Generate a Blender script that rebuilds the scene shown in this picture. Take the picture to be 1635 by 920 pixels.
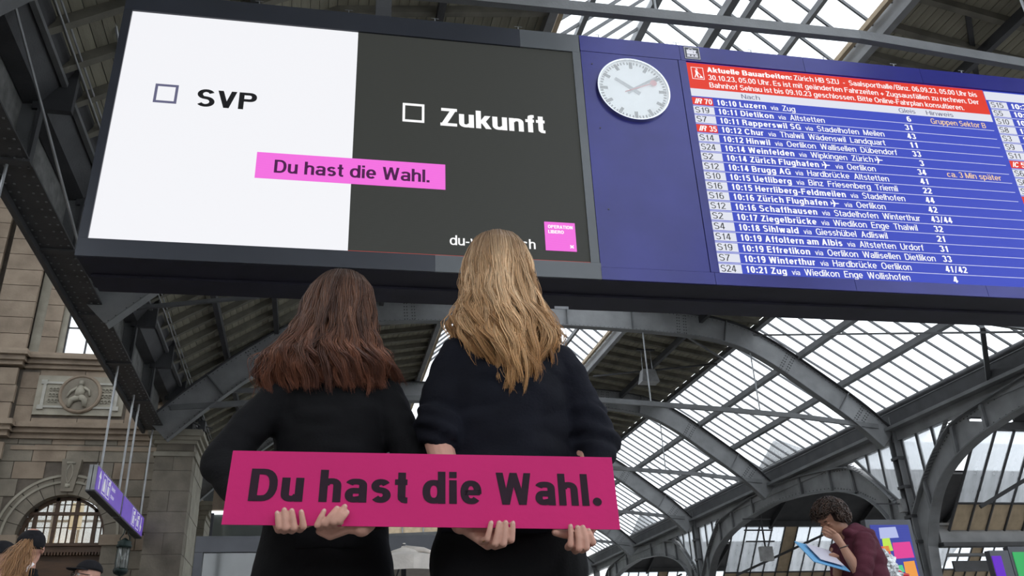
import bpy, bmesh, math, random
import numpy as np
from mathutils import Vector, Matrix, noise
for o in list(bpy.data.objects): bpy.data.objects.remove(o)
S = bpy.context.scene
COL = S.collection
PI = math.pi
random.seed(7); RNG = np.random.default_rng(7)

# ------------------------------------------------ camera, world, exposure
FPX = 1360.0
PITCH, YAW, ROLL = math.radians(25.27), math.radians(13.67), math.radians(-2.50)
CAM_Z = 0.5
cam = bpy.data.cameras.new('camera'); camo = bpy.data.objects.new('camera', cam); COL.objects.link(camo)
cam.sensor_width = 36; cam.lens = 36*FPX/1635; cam.clip_start = .02; cam.clip_end = 500
fw = Vector((math.sin(YAW)*math.cos(PITCH), math.cos(YAW)*math.cos(PITCH), math.sin(PITCH)))
r0 = Vector((math.cos(YAW), -math.sin(YAW), 0)); u0 = r0.cross(fw)
rt = r0*math.cos(ROLL)+u0*math.sin(ROLL); up = -r0*math.sin(ROLL)+u0*math.cos(ROLL)
camo.matrix_world = Matrix(((rt.x, up.x, -fw.x, 0), (rt.y, up.y, -fw.y, 0), (rt.z, up.z, -fw.z, CAM_Z), (0, 0, 0, 1)))
S.camera = camo
W = bpy.data.worlds.new('overcast'); S.world = W; W.use_nodes = True
bg = W.node_tree.nodes['Background']; bg.inputs[0].default_value = (.93, .965, 1, 1); bg.inputs[1].default_value = 2.3
S.view_settings.view_transform = 'Standard'; S.view_settings.look = 'None'
S.view_settings.exposure = 0.0; S.view_settings.gamma = 1.0

# ------------------------------------------------ materials
def mat(name, col, rough=.6, metal=0., var=.12, scale=3., bump=0., bscale=40., spec=.5, emit=0., col2=None, coat=0., stretch=None, detail=4):
    m = bpy.data.materials.new(name); m.use_nodes = True
    nt = m.node_tree; p = nt.nodes['Principled BSDF']
    p.inputs['Roughness'].default_value = rough; p.inputs['Metallic'].default_value = metal
    p.inputs['Specular IOR Level'].default_value = spec; p.inputs['Coat Weight'].default_value = coat
    tc = nt.nodes.new('ShaderNodeTexCoord'); mp = nt.nodes.new('ShaderNodeMapping')
    nt.links.new(tc.outputs['Object'], mp.inputs[0])
    if stretch: mp.inputs['Scale'].default_value = stretch
    n = nt.nodes.new('ShaderNodeTexNoise'); n.inputs['Scale'].default_value = scale; n.inputs['Detail'].default_value = detail
    nt.links.new(mp.outputs[0], n.inputs['Vector'])
    r = nt.nodes.new('ShaderNodeValToRGB'); c = col
    a = tuple(max(0, x*(1-var*2)) for x in c)+(1,); b = tuple(min(1, x*(1+var*2)) for x in (col2 or c))+(1,)
    r.color_ramp.elements[0].position = .3; r.color_ramp.elements[1].position = .7
    r.color_ramp.elements[0].color = a; r.color_ramp.elements[1].color = b
    nt.links.new(n.outputs['Fac'], r.inputs[0])
    oi = nt.nodes.new('ShaderNodeObjectInfo'); hv = nt.nodes.new('ShaderNodeHueSaturation')
    mr = nt.nodes.new('ShaderNodeMapRange'); mr.inputs['To Min'].default_value = 1-var*.8; mr.inputs['To Max'].default_value = 1+var*.8
    nt.links.new(oi.outputs['Random'], mr.inputs[0]); nt.links.new(mr.outputs[0], hv.inputs['Value'])
    nt.links.new(r.outputs[0], hv.inputs['Color']); nt.links.new(hv.outputs[0], p.inputs['Base Color'])
    if emit:
        nt.links.new(hv.outputs[0], p.inputs['Emission Color']); p.inputs['Emission Strength'].default_value = emit
    if bump:
        n2 = nt.nodes.new('ShaderNodeTexNoise'); n2.inputs['Scale'].default_value = bscale; n2.inputs['Detail'].default_value = 5
        nt.links.new(mp.outputs[0], n2.inputs['Vector'])
        bp = nt.nodes.new('ShaderNodeBump'); bp.inputs['Strength'].default_value = bump; bp.inputs['Distance'].default_value = .02
        nt.links.new(n2.outputs['Fac'], bp.inputs['Height']); nt.links.new(bp.outputs[0], p.inputs['Normal'])
    return m
def glass(name, tint, milk=.15, gloss=.06, rough=.05):
    m = bpy.data.materials.new(name); m.use_nodes = True; nt = m.node_tree; nt.nodes.clear()
    out = nt.nodes.new('ShaderNodeOutputMaterial')
    t = nt.nodes.new('ShaderNodeBsdfTransparent'); t.inputs[0].default_value = tint+(1,)
    d = nt.nodes.new('ShaderNodeBsdfTranslucent'); d.inputs[0].default_value = tint+(1,)
    g = nt.nodes.new('ShaderNodeBsdfGlossy'); g.inputs['Roughness'].default_value = rough
    a = nt.nodes.new('ShaderNodeMixShader'); b = nt.nodes.new('ShaderNodeMixShader')
    n = nt.nodes.new('ShaderNodeTexNoise'); n.inputs['Scale'].default_value = 2.5
    mr = nt.nodes.new('ShaderNodeMapRange'); mr.inputs['To Min'].default_value = milk*.5; mr.inputs['To Max'].default_value = milk*1.5
    nt.links.new(n.outputs['Fac'], mr.inputs[0]); nt.links.new(mr.outputs[0], a.inputs[0])
    nt.links.new(t.outputs[0], a.inputs[1]); nt.links.new(d.outputs[0], a.inputs[2])
    b.inputs[0].default_value = gloss
    nt.links.new(a.outputs[0], b.inputs[1]); nt.links.new(g.outputs[0], b.inputs[2]); nt.links.new(b.outputs[0], out.inputs[0])
    return m
def screen(name, col, s=1., led=0.):
    m = bpy.data.materials.new(name); m.use_nodes = True; nt = m.node_tree; p = nt.nodes['Principled BSDF']
    p.inputs['Base Color'].default_value = (.01, .01, .01, 1); p.inputs['Roughness'].default_value = .5; p.inputs['Specular IOR Level'].default_value = .2
    p.inputs['Emission Color'].default_value = col+(1,); p.inputs['Emission Strength'].default_value = s
    if led:
        tc = nt.nodes.new('ShaderNodeTexCoord'); w = nt.nodes.new('ShaderNodeTexWave'); w.bands_direction = 'Z'
        w.inputs['Scale'].default_value = 20; w.inputs['Distortion'].default_value = 1.
        nt.links.new(tc.outputs['Object'], w.inputs[0])
        mr = nt.nodes.new('ShaderNodeMapRange'); mr.inputs['To Min'].default_value = s*(1-led); mr.inputs['To Max'].default_value = s*(1+led)
        nt.links.new(w.outputs['Fac'], mr.inputs[0]); nt.links.new(mr.outputs[0], p.inputs['Emission Strength'])
    return m
M = dict(
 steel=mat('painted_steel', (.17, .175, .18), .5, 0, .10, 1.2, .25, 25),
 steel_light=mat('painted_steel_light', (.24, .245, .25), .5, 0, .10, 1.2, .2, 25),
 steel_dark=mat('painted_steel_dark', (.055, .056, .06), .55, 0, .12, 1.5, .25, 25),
 web=mat('patchy_grey_plate', (.15, .15, .145), .6, 0, .18, 4, .3, 18),
 rod=mat('galvanised_rod', (.35, .36, .37), .4, .5, .1),
 bounce=mat('bounce_sheet', (.62, .63, .64), .5, 0, .05),  # pale sheet added over the sheds to brighten the infill panes
 plank=mat('roof_plank', (.29, .275, .21), .8, 0, .14, 1.0, .3, 14, stretch=(3, .4, 3)),
 rafter=mat('roof_rafter', (.17, .16, .13), .75, 0, .12, 2, .2, 14),
 bar=mat('glazing_bar_grey', (.13, .135, .14), .5, 0, .08),
 glass=glass('skylight_glass', (.97, .985, 1.), .18, .03, .1),
 vglass=glass('facade_glass', (.80, .82, .84), .30, .05, .1),
 wglass=glass('arch_window_glass', (.66, .67, .66), .22, .06, .1),
 stone=mat('sandstone', (.25, .195, .145), .85, 0, .08, 1.5, .35, 12, col2=(.28, .225, .17)),
 stone_grey=mat('weathered_sandstone', (.205, .182, .145), .85, 0, .12, 1.5, .4, 14),
 stone_light=mat('pale_moulded_stone', (.31, .29, .235), .8, 0, .08, 2, .3, 14),
 mortar=mat('mortar', (.13, .11, .09), .9),
 wood=mat('brown_door_wood', (.075, .038, .018), .5, 0, .15, 1.5, .1, 20, stretch=(1, 1, 6)),
 plaster=mat('grey_plaster', (.4, .39, .35), .8, 0, .08),
 floor=mat('concourse_floor', (.22, .21, .2), .4, 0, .1, 2),
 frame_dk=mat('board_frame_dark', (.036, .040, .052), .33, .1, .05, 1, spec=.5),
 frame_sheen=mat('board_frame_sheen', (.12, .13, .14), .3, .1, .05, 1, spec=.5),  # paler copy of the dark frame, painting in a reflection
 blue=mat('board_panel_blue', (.030, .032, .225), .26, .1, .06, 1, spec=.5),
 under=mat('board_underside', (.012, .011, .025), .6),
 white_s=screen('screen_white', (.90, .905, .94), 1., .006),
 black_s=screen('screen_black', (.036, .038, .034), 1., .10),
 blue_s=screen('screen_blue', (.042, .068, .52), 1., .05),
 red_s=screen('screen_red', (.76, .036, .014), 1., .04),
 hdr_s=screen('screen_header', (.74, .76, .85), 1.),
 ink=screen('screen_ink', (.008, .008, .010), 1.),
 inkgy=screen('screen_grey_ink', (.13, .13, .22), 1.),
 txtw=screen('screen_text_white', (1., 1., 1.), 1.),
 txty=screen('screen_text_amber', (.9, .62, .34), 1.),
 line=screen('screen_line', (.62, .65, .88), 1.),
 redline=screen('screen_red_line', (.6, .06, .04), 1.),
 pink_s=screen('screen_pink', (.90, .16, .74), 1., .08),
 pinkink=screen('screen_pink_ink', (.07, .008, .07), 1.),
 clockface=mat('clock_face_white', (.72, .74, .76), .35, emit=.22, var=.01),
 clockblack=mat('clock_black', (.02, .02, .02), .4),
 clockgrey=mat('clock_hand_washed', (.32, .33, .35), .4),  # grey imitates the cover glass reflection washing out the hands
 clockred=mat('clock_red', (.62, .1, .13), .4),
 chrome=mat('polished_rim', (.6, .62, .64), .2, .9, .03),
 pinkboard=mat('magenta_card', (.60, .006, .15), .5, 0, .02, 4, .03, 60, spec=.25),
 printink=mat('printed_black', (.028, .012, .022), .6, 0, .05, spec=.15),
 purple=mat('sign_purple', (.14, .075, .42), .4, emit=.55, var=.03),
 signwhite=mat('sign_white', (.75, .75, .8), .4, emit=.35, var=.02),
 signgrey=mat('sign_casing_grey', (.33, .34, .34), .4, .2),
 iron=mat('green_black_iron', (.02, .035, .033), .45, .5, .1),
 lampglass=glass('lantern_glass', (.75, .78, .78), .5, .1),
 lampglow=screen('lamp_glow', (1., .78, .45), 1.3),
 tube=screen('fluorescent_tube', (.9, .95, 1.), 1.6),
 canvas=mat('parasol_canvas', (.68, .63, .58), .8, 0, .06, 6, .2, 30),
 slate=mat('kiosk_frame_slate', (.09, .095, .11), .45, .1, .06),
 kglass=glass('kiosk_glass', (.5, .53, .52), .35, .12, .05),
 brownwall=mat('brown_counter_wall', (.20, .115, .075), .6, 0, .1, 1.5),
 beige=mat('beige_panel', (.46, .36, .24), .7, 0, .1, 2),
 floodgrey=mat('lamp_housing_grey', (.3, .3, .3), .4, .3),
)

# ------------------------------------------------ mesh helpers
class MB:
    def __init__(s): s.v = []; s.f = []
    def add(s, vs, fs):
        b = len(s.v); s.v += [tuple(map(float, v)) for v in vs]; s.f += [tuple(b+i for i in f) for f in fs]; return s
    def box(s, a, b):
        x0, y0, z0 = a; x1, y1, z1 = b
        return s.add([(x0,y0,z0),(x1,y0,z0),(x1,y1,z0),(x0,y1,z0),(x0,y0,z1),(x1,y0,z1),(x1,y1,z1),(x0,y1,z1)],
                     [(0,3,2,1),(4,5,6,7),(0,1,5,4),(1,2,6,5),(2,3,7,6),(3,0,4,7)])
    def beam(s, p, q, w, h, upv=(0,0,1)):          # rectangular bar p..q, w sideways, h along up
        p = Vector(p); q = Vector(q); d = (q-p).normalized(); u = Vector(upv)
        sd = d.cross(u)
        if sd.length < 1e-4: sd = d.cross(Vector((1,0,0)))
        sd.normalize(); u = sd.cross(d).normalized()
        vs = []
        for c in (p, q):
            for a, b in ((-1,-1),(1,-1),(1,1),(-1,1)): vs.append(c+sd*(a*w/2)+u*(b*h/2))
        return s.add(vs, [(0,1,2,3),(7,6,5,4),(0,4,5,1),(1,5,6,2),(2,6,7,3),(3,7,4,0)])
    def tube(s, pts, r, n=8, cap=True):
        pts = [Vector(p) for p in pts]; m = len(pts)
        rs = r if hasattr(r, '__len__') else [r]*m
        prev = None; b = len(s.v)
        for i, p in enumerate(pts):
            d = (pts[min(i+1, m-1)]-pts[max(i-1, 0)])
            d = d.normalized() if d.length > 1e-9 else Vector((0,0,1))
            if prev is None: prev = d.orthogonal().normalized()
            prev = (prev-d*prev.dot(d)).normalized(); t = d.cross(prev)
            for k in range(n):
                a = 2*PI*k/n; v = p+(prev*math.cos(a)+t*math.sin(a))*rs[i]; s.v.append(tuple(v))
        for i in range(m-1):
            for k in range(n):
                k2 = (k+1) % n; s.f.append((b+i*n+k, b+i*n+k2, b+(i+1)*n+k2, b+(i+1)*n+k))
        if cap:
            s.f.append(tuple(b+k for k in range(n))[::-1]); s.f.append(tuple(b+(m-1)*n+k for k in range(n)))
        return s
    def prism(s, poly, d):                          # polygon (3-D points) pushed along vector d
        n = len(poly); d = Vector(d); P = [Vector(p) for p in poly]
        return s.add(P+[p+d for p in P], [tuple(range(n))[::-1], tuple(range(n, 2*n))]+[(i, (i+1) % n, n+(i+1) % n, n+i) for i in range(n)])
    def strip(s, A, B, d):                          # closed band between polylines A and B, thick along d
        n = len(A); d = Vector(d); A = [Vector(p) for p in A]; B = [Vector(p) for p in B]
        vs = A+B+[p+d for p in A]+[p+d for p in B]; f = []
        for i in range(n-1):
            f += [(i, i+1, n+i+1, n+i), (2*n+i, 3*n+i, 3*n+i+1, 2*n+i+1), (i, 2*n+i, 2*n+i+1, i+1), (n+i, n+i+1, 3*n+i+1, 3*n+i)]
        f += [(0, n, 3*n, 2*n), (n-1, 3*n-1, 4*n-1, 2*n-1)]
        return s.add(vs, f)
    def lathe(s, c, prof, n=16, sx=1, sy=1):        # prof: (r, z)
        b = len(s.v); c = Vector(c)
        for r, z in prof:
            for k in range(n):
                a = 2*PI*k/n; s.v.append((c.x+sx*r*math.cos(a), c.y+sy*r*math.sin(a), c.z+z))
        for i in range(len(prof)-1):
            for k in range(n):
                k2 = (k+1) % n; s.f.append((b+i*n+k, b+i*n+k2, b+(i+1)*n+k2, b+(i+1)*n+k))
        s.f.append(tuple(b+k for k in range(n))[::-1]); s.f.append(tuple(b+(len(prof)-1)*n+k for k in range(n)))
        return s
    def mesh(s, name, m, smooth=False):
        me = bpy.data.meshes.new(name); me.from_pydata(s.v, [], s.f); me.materials.append(m)
        bm = bmesh.new(); bm.from_mesh(me); bmesh.ops.recalc_face_normals(bm, faces=bm.faces); bm.to_mesh(me); bm.free()
        if smooth: me.polygons.foreach_set('use_smooth', [True]*len(me.polygons))
        return me
    def build(s, name, m, parent=None, smooth=False, loc=None):
        o = bpy.data.objects.new(name, s.mesh(name, m, smooth)); COL.objects.link(o)
        if parent: o.parent = parent
        if loc is not None: o.location = loc
        return o
def link(name, me, parent=None, loc=(0,0,0)):
    o = bpy.data.objects.new(name, me); COL.objects.link(o); o.location = loc
    if parent: o.parent = parent
    return o
def tag(o, label=None, cat=None, group=None, kind=None):
    if label: o['label'] = label
    if cat: o['category'] = cat
    if group: o['group'] = group
    if kind: o['kind'] = kind
    return o
def empty(name, label=None, cat=None, loc=(0,0,0), group=None, kind=None, rotz=0):
    o = bpy.data.objects.new(name, None); COL.objects.link(o); o.location = loc; o.rotation_euler = (0,0,rotz); o.empty_display_size = .2
    return tag(o, label, cat, group, kind)
def copy_tree(o, parent=None):
    c = o.copy(); COL.objects.link(c)
    if parent: c.parent = parent
    for ch in list(o.children): copy_tree(ch, c)
    return c
# ------------------------------------------------ drawn grotesque lettering (outlines made here, no font file)
class Pen:
    def __init__(s, w): s.w = w; s.h = w/2; s.P = []         # list of polygons (2-D)
    def rect(s, x0, y0, x1, y1): s.P.append([(x0, y0), (x1, y0), (x1, y1), (x0, y1)])
    def vs(s, x, y0, y1): s.rect(x, y0, x+s.w, y1)           # vertical stem, left edge x
    def hs(s, x0, x1, y, t=.86): s.rect(x0, y-s.h*t, x1, y+s.h*t)
    def sl(s, x0, y0, x1, y1, t=1.):                         # slanted stroke with horizontal cuts, centre line
        L = math.hypot(x1-x0, y1-y0); k = s.h*t*L/max(.05, abs(y1-y0))
        s.P.append([(x0-k, y0), (x0+k, y0), (x1+k, y1), (x1-k, y1)])
    def line(s, pts, t0=1., th=.86):                         # stroke along a polyline, thinner where it runs level
        n = len(pts); A = []; B = []
        for i, p in enumerate(pts):
            a = pts[max(i-1, 0)]; b = pts[min(i+1, n-1)]; dx, dy = b[0]-a[0], b[1]-a[1]; l = math.hypot(dx, dy) or 1
            hw = s.h*t0*(th+(1-th)*abs(dy)/l)
            A.append((p[0]-dy/l*hw, p[1]+dx/l*hw)); B.append((p[0]+dy/l*hw, p[1]-dx/l*hw))
        for i in range(n-1): s.P.append([A[i], A[i+1], B[i+1], B[i]])
    def arc(s, cx, cy, rx, ry, a0, a1, n=None, pre=(), post=(), e=.86):
        n = n or max(4, int(abs(a1-a0)/15)); pts = list(pre)
        for i in range(n+1):
            a = math.radians(a0+(a1-a0)*i/n); c, q = math.cos(a), math.sin(a)
            pts.append((cx+rx*math.copysign(abs(c)**e, c), cy+ry*math.copysign(abs(q)**e, q)))
        s.line(pts+list(post))
def glyph(ch, w):
    g = Pen(w); h = w/2; X = .735; v = h*.86; A = 0.
    def bowl(cx, wd, y0=0, y1=X, a0=0, a1=360): g.arc(cx, (y0+y1)/2, wd/2-h, (y1-y0)/2-v, a0, a1)
    if ch in 'äöü':
        P, A = glyph({'ä': 'a', 'ö': 'o', 'ü': 'u'}[ch], w); g.P = P
        for d in (-.145, .145): g.rect(A/2-.01+d-h*.9, .87, A/2-.01+d+h*.9, .87+w*.9)
        return g.P, A
    if ch == ' ': return [], .30
    if ch in 'il': g.vs(0, 0, X if ch == 'i' else 1); A = w
    elif ch == 'j': g.line([(h-.1, -.25+v), (h, -.24), (h, X)]); A = w
    elif ch == 'I': g.vs(0, 0, 1); A = w
    elif ch in 'bpdq':
        W_ = .60; st = ch in 'bp'
        g.vs(0 if st else W_-w, 0 if ch in 'bd' else -.27, 1 if ch in 'bd' else X); bowl(W_/2+(.01 if st else -.01), W_-.0); A = W_
    elif ch == 'a':
        W_ = .56; g.arc(W_/2, X-.21, W_/2-h, .21-v, 165, 0); g.rect(W_-w, 0, W_, X-.2)
        g.arc(.24, .225, .24-h, .225-v, 95, 300, pre=((W_-h, .435-v*.9),)); g.line([(.30, v+.005), (W_-w*.6, .13)]); A = W_
    elif ch == 'c': W_ = .55; g.arc(W_/2, X/2, W_/2-h, X/2-v, 38, 322); A = W_
    elif ch == 'e': W_ = .57; g.arc(W_/2, X/2, W_/2-h, X/2-v, -8, 318); g.hs(h, W_-h*.4, X/2-.01, .8); A = W_
    elif ch == 'f': g.line([(.33, 1-v), (.25, 1-v), (.15+h*.3, .96-v), (.09+h, .84), (.09+h, 0)]); g.hs(0, .33, X-v); A = .33
    elif ch == 'g': W_ = .58; bowl(W_/2-.01, W_); g.line([(W_-h, X), (W_-h, -.06), (W_-h-.05, -.2+v*.4), (W_/2, -.285+v), (.12, -.25+v), (h*.9, -.11)]); A = W_
    elif ch in 'hn':
        W_ = .55; g.vs(0, 0, 1 if ch == 'h' else X); g.arc(W_/2+h*.2, X-.24, W_/2-h*1.2, .24-v, 170, 0, post=((W_-h, 0),)); A = W_
    elif ch == 'm':
        W_ = .86; g.vs(0, 0, X)
        for x0 in (h, W_/2): g.arc((x0+x0+W_/2-h)/2, X-.21, (W_/2-h)/2, .21-v, 170, 0, post=((x0+W_/2-h, 0),))
        A = W_
    elif ch == 'r': g.vs(0, 0, X); g.line([(h, X-.26), (h+.05, X-.12), (.22, X-v-.01), (.35, X-v)]); A = .35
    elif ch == 'u': W_ = .55; g.vs(W_-w, 0, X); g.arc(W_/2-h*.2, .24, W_/2-h*1.2, .24-v, -10, -180, post=((h, X),)); A = W_
    elif ch == 'o': W_ = .60; bowl(W_/2, W_); A = W_
    elif ch == 'k': g.vs(0, 0, 1); g.sl(.10+h, .28, .44, X); g.sl(w+.08, .40, .47, 0); A = .54
    elif ch == 's':
        W_ = .52; m = .385; ru = (X-v-m)/2; rl = (m-v)/2
        up_ = [(W_/2+(W_/2-h-.01)*math.cos(math.radians(a)), X-v-ru+ru*math.sin(math.radians(a))) for a in range(22, 256, 15)]
        lo_ = [(W_/2+(W_/2-h)*math.cos(math.radians(a)), v+rl+rl*math.sin(math.radians(a))) for a in range(75, -161, -15)]
        g.line(up_+lo_); A = W_
    elif ch == 't': g.rect(.08, .18, .08+w, .95); g.line([(.08+h, .22), (.085+h, .14), (.12+h, v+.015), (.19+h, v), (.34, v)]); g.hs(0, .33, X-v); A = .34
    elif ch == 'v': g.sl(h*1.1, X, .28, 0); g.sl(.56-h*1.1, X, .28, 0); A = .56
    elif ch == 'w': g.sl(h, X, .225, 0, .95); g.sl(.40, X, .235, 0, .95); g.sl(.40, X, .565, 0, .95); g.sl(.80-h, X, .575, 0, .95); A = .80
    elif ch == 'x': g.sl(h, X, .53-h, 0); g.sl(.53-h, X, h, 0); A = .53
    elif ch == 'y': g.sl(h*1.1, X, .29, .03); g.sl(.56-h*1.1, X, .22, -.27); g.hs(.03, .23, -.27+v); A = .56
    elif ch == 'z': g.hs(.02, .5, X-v); g.hs(0, .5, v); g.sl(.49-h*1.2, X-v, h*1.2, v); A = .5
    elif ch == 'ß': g.vs(0, 0, .8); g.arc(.27, .75, .27-h, .25-v, 180, -80); g.arc(.27, .28, .27-h, .28-v, 90, -90); A = .56
    elif ch == 'A': g.sl(h*1.1, 0, .35, 1); g.sl(.70-h*1.1, 0, .35, 1); g.hs(.16, .54, .32); A = .70
    elif ch == 'B':
        g.vs(0, 0, 1)
        for y0, y1, x1 in ((.5-v, 1, .62), (0, .5+v, .66)): g.arc(x1-.27, (y0+y1)/2, .27-h, (y1-y0)/2-v, 90, -90, pre=((h, y1-v),), post=((h, y0+v),))
        A = .66
    elif ch in 'CGOQ':
        W_ = .74; 
        if ch in 'OQ': g.arc(W_/2, .5, W_/2-h, .52-v, 0, 360, 28)
        else: g.arc(W_/2, .5, W_/2-h, .52-v, 32, 328, 22)
        if ch == 'G': g.hs(.42, W_-.02, .46); g.rect(W_-w*.9-.02, 0, W_-.02, .5)
        A = W_
    elif ch == 'D': W_ = .68; g.vs(0, 0, 1); g.arc(.30, .5, W_-.30-h, .5-v, 90, -90, pre=((h, 1-v),), post=((h, v),)); A = W_
    elif ch in 'EF':
        g.vs(0, 0, 1); g.hs(h, .58, 1-v); g.hs(h, .54, .53)
        if ch == 'E': g.hs(h, .60, v)
        A = .59
    elif ch == 'H': g.vs(0, 0, 1); g.vs(.66-w, 0, 1); g.hs(h, .62, .53); A = .66
    elif ch == 'J': g.line([(.46-h, 1), (.46-h, .2), (.36, v+.01), (.23, v), (.1, v+.02), (h, .26)]); A = .46
    elif ch == 'K': g.vs(0, 0, 1); g.sl(h+.03, .40, .60-h, 1); g.sl(w+.10, .55, .66-h, 0); A = .68
    elif ch == 'L': g.vs(0, 0, 1); g.hs(h, .52, v); A = .52
    elif ch == 'M': g.vs(0, 0, 1); g.vs(.80-w, 0, 1); g.sl(h*1.2, 1, .40, 0, .9); g.sl(.80-h*1.2, 1, .40, 0, .9); A = .80
    elif ch == 'N': g.vs(0, 0, 1); g.vs(.67-w, 0, 1); g.sl(h, 1, .67-h, 0, .95); A = .67
    elif ch in 'PR':
        g.vs(0, 0, 1); g.arc(.37, .73, .26-h, .27-v, 90, -90, pre=((h, 1-v),), post=((h, .46+v),))
        if ch == 'R': g.line([(.42, .47), (.55-h*.6, .38), (.58-h*.6, .2), (.62-h*.6, 0)])
        A = .65
    elif ch == 'S':
        W_ = .64; m = .51; ru = (1.015-v-m)/2; rl = (m-v+.015)/2
        up_ = [(W_/2+(W_/2-h-.02)*math.cos(math.radians(a)), 1.015-v-ru+ru*math.sin(math.radians(a))) for a in range(20, 256, 15)]
        lo_ = [(W_/2+(W_/2-h)*math.cos(math.radians(a)), v-.015+rl+rl*math.sin(math.radians(a))) for a in range(75, -163, -15)]
        g.line(up_+lo_); A = W_
    elif ch == 'T': g.vs(.31-h, 0, 1); g.hs(0, .62, 1-v); A = .62
    elif ch in 'UÜ':
        W_ = .66; g.arc(W_/2, .32, W_/2-h, .34-v, 0, -180, pre=((W_-h, 1),), post=((h, 1),)); A = W_
    elif ch == 'V': g.sl(h*1.1, 1, .34, 0); g.sl(.68-h*1.1, 1, .34, 0); A = .68
    elif ch == 'W': g.sl(h, 1, .255, 0, .95); g.sl(.49, 1, .265, 0, .95); g.sl(.49, 1, .715, 0, .95); g.sl(.98-h, 1, .725, 0, .95); A = .98
    elif ch == 'Z': g.hs(.03, .61, 1-v); g.hs(0, .61, v); g.sl(.60-h*1.3, 1-v, h*1.3, v); A = .61
    elif ch == '0': bowl(.27, .54, -.01, 1.01); A = .54
    elif ch == '1': g.vs(.36-w, 0, 1); g.hs(.09, .32, .78-v*.2, .8); A = .46
    elif ch == '2': g.arc(.27, .71, .27-h, .30-v, 170, -25); g.sl(.44, .60, h*1.3, v); g.hs(0, .54, v); A = .54
    elif ch == '3': g.arc(.26, .755, .25-h, .255-v*.5-h*.3, 165, -85); g.arc(.27, .27, .27-h, .28-v, 85, -165); A = .54
    elif ch == '4': g.vs(.46-w, 0, 1); g.hs(0, .56, .27); g.sl(h*1.1, .27, .40-h, 1, .9); A = .56
    elif ch == '5': g.hs(.10, .51, 1-v); g.line([(.10+h*.6, 1), (.05+h*.6, .50)]); g.arc(.27, .33, .27-h, .34-v, 135, -160); A = .54
    elif ch == '6': g.arc(.28, .325, .27-h, .335-v, 0, 360); g.arc(.285, .5, .275-h, .51-v, 50, 190); A = .55
    elif ch == '7': g.hs(0, .53, 1-v); g.line([(.53-h, 1-v), (.33, .62), (.22, .3), (.17, 0)]); A = .53
    elif ch == '8': g.arc(.27, .755, .235-h, .255-v, 0, 360); g.arc(.27, .275, .27-h, .285-v, 0, 360); A = .54
    elif ch == '9': g.arc(.27, .675, .27-h, .335-v, 0, 360); g.arc(.265, .5, .275-h, .51-v, 10, -130); A = .55
    elif ch == '.': g.rect(0, 0, w*1.05, w*1.05); A = w*1.05
    elif ch == ',': g.P.append([(0, 0), (w*.4, -.18), (w*.9, -.05), (w*1.05, w), (0, w)]); A = w*1.05
    elif ch == ':': g.rect(0, .02, w*1.05, .02+w*1.05); g.rect(0, X-w*1.05, w*1.05, X); A = w*1.05
    elif ch == '-': g.hs(0, .30, .34); A = .30
    elif ch == '+': g.hs(0, .56, .36); g.rect(.28-h, .08, .28+h, .64); A = .56
    elif ch == '/': g.sl(h, -.05, .46-h, 1.05, .75); A = .46
    else: g.rect(0, 0, .3, .7); A = .3
    if ch in 'ij': g.rect(0, 1-w*.95, w, 1.0)
    return g.P, A
def label_polys(body, cap, w=.13, shear=0., track=0., dot=None):
    out = []; x = 0.
    for i, ch in enumerate(body):
        P, A = glyph(ch, w)
        if dot and ch == '.':
            P = [[(dot*.5+dot*.5*math.cos(2*PI*k/16), dot*.5+dot*.5*math.sin(2*PI*k/16)) for k in range(16)]]; A = dot
        for p in P: out.append([((x+q[0]+q[1]*shear)*cap, q[1]*cap) for q in p])
        x += A+(.12-w*.25+track if ch != ' ' else 0)
    return out, (x-.1)*cap
def text_mesh(body, size, m, bold=0., ext=.003, width=None, spacing=1., shear=0., dot=None):
    cap = size*.70; w = min(.24, .115+bold*2.6)
    polys, W_ = label_polys(body, cap, w, shear, (spacing-1)*.3, dot)
    k = (width/W_) if width else 1.
    mb = MB()
    for p in polys: mb.add([(q[0]*k, q[1], .0005) for q in p], [tuple(range(len(p)))])
    me = bpy.data.meshes.new('lettering'); me.from_pydata(mb.v, [], mb.f); me.materials.append(m)
    return me
def text_letters(body, cap, w, width, dot=None, track=0.):
    W_ = label_polys(body, cap, w, 0, track, dot)[1]; k = width/W_; out = []
    for i, ch in enumerate(body):
        if ch == ' ': continue
        x = label_polys(body[:i]+'|', cap, w, 0, track, dot)[0][-1]; x0 = min(q[0] for q in x)
        ps, _ = label_polys(ch, cap, w, 0, track, dot)
        mb = MB()
        for p in ps: mb.add([((q[0]+x0)*k, q[1], .0005) for q in p], [tuple(range(len(p)))])
        out.append(mb)
    return out
def text_width(body, cap, w=.13): return label_polys(body, cap, w)[1]
# ------------------------------------------------ structure: section constants of the hall
BAY = 10.4; YF = [10.2+BAY*i for i in range(-2, 8)]          # girder planes; YF[2]=10.2, YF[4]=31.0
XR = 23.9; XC = 9.1
fl = MB().box((-40, -25, -.3), (75, 95, 0)).build('floor', M['floor']); tag(fl, 'grey stone concourse floor', kind='structure')

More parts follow.
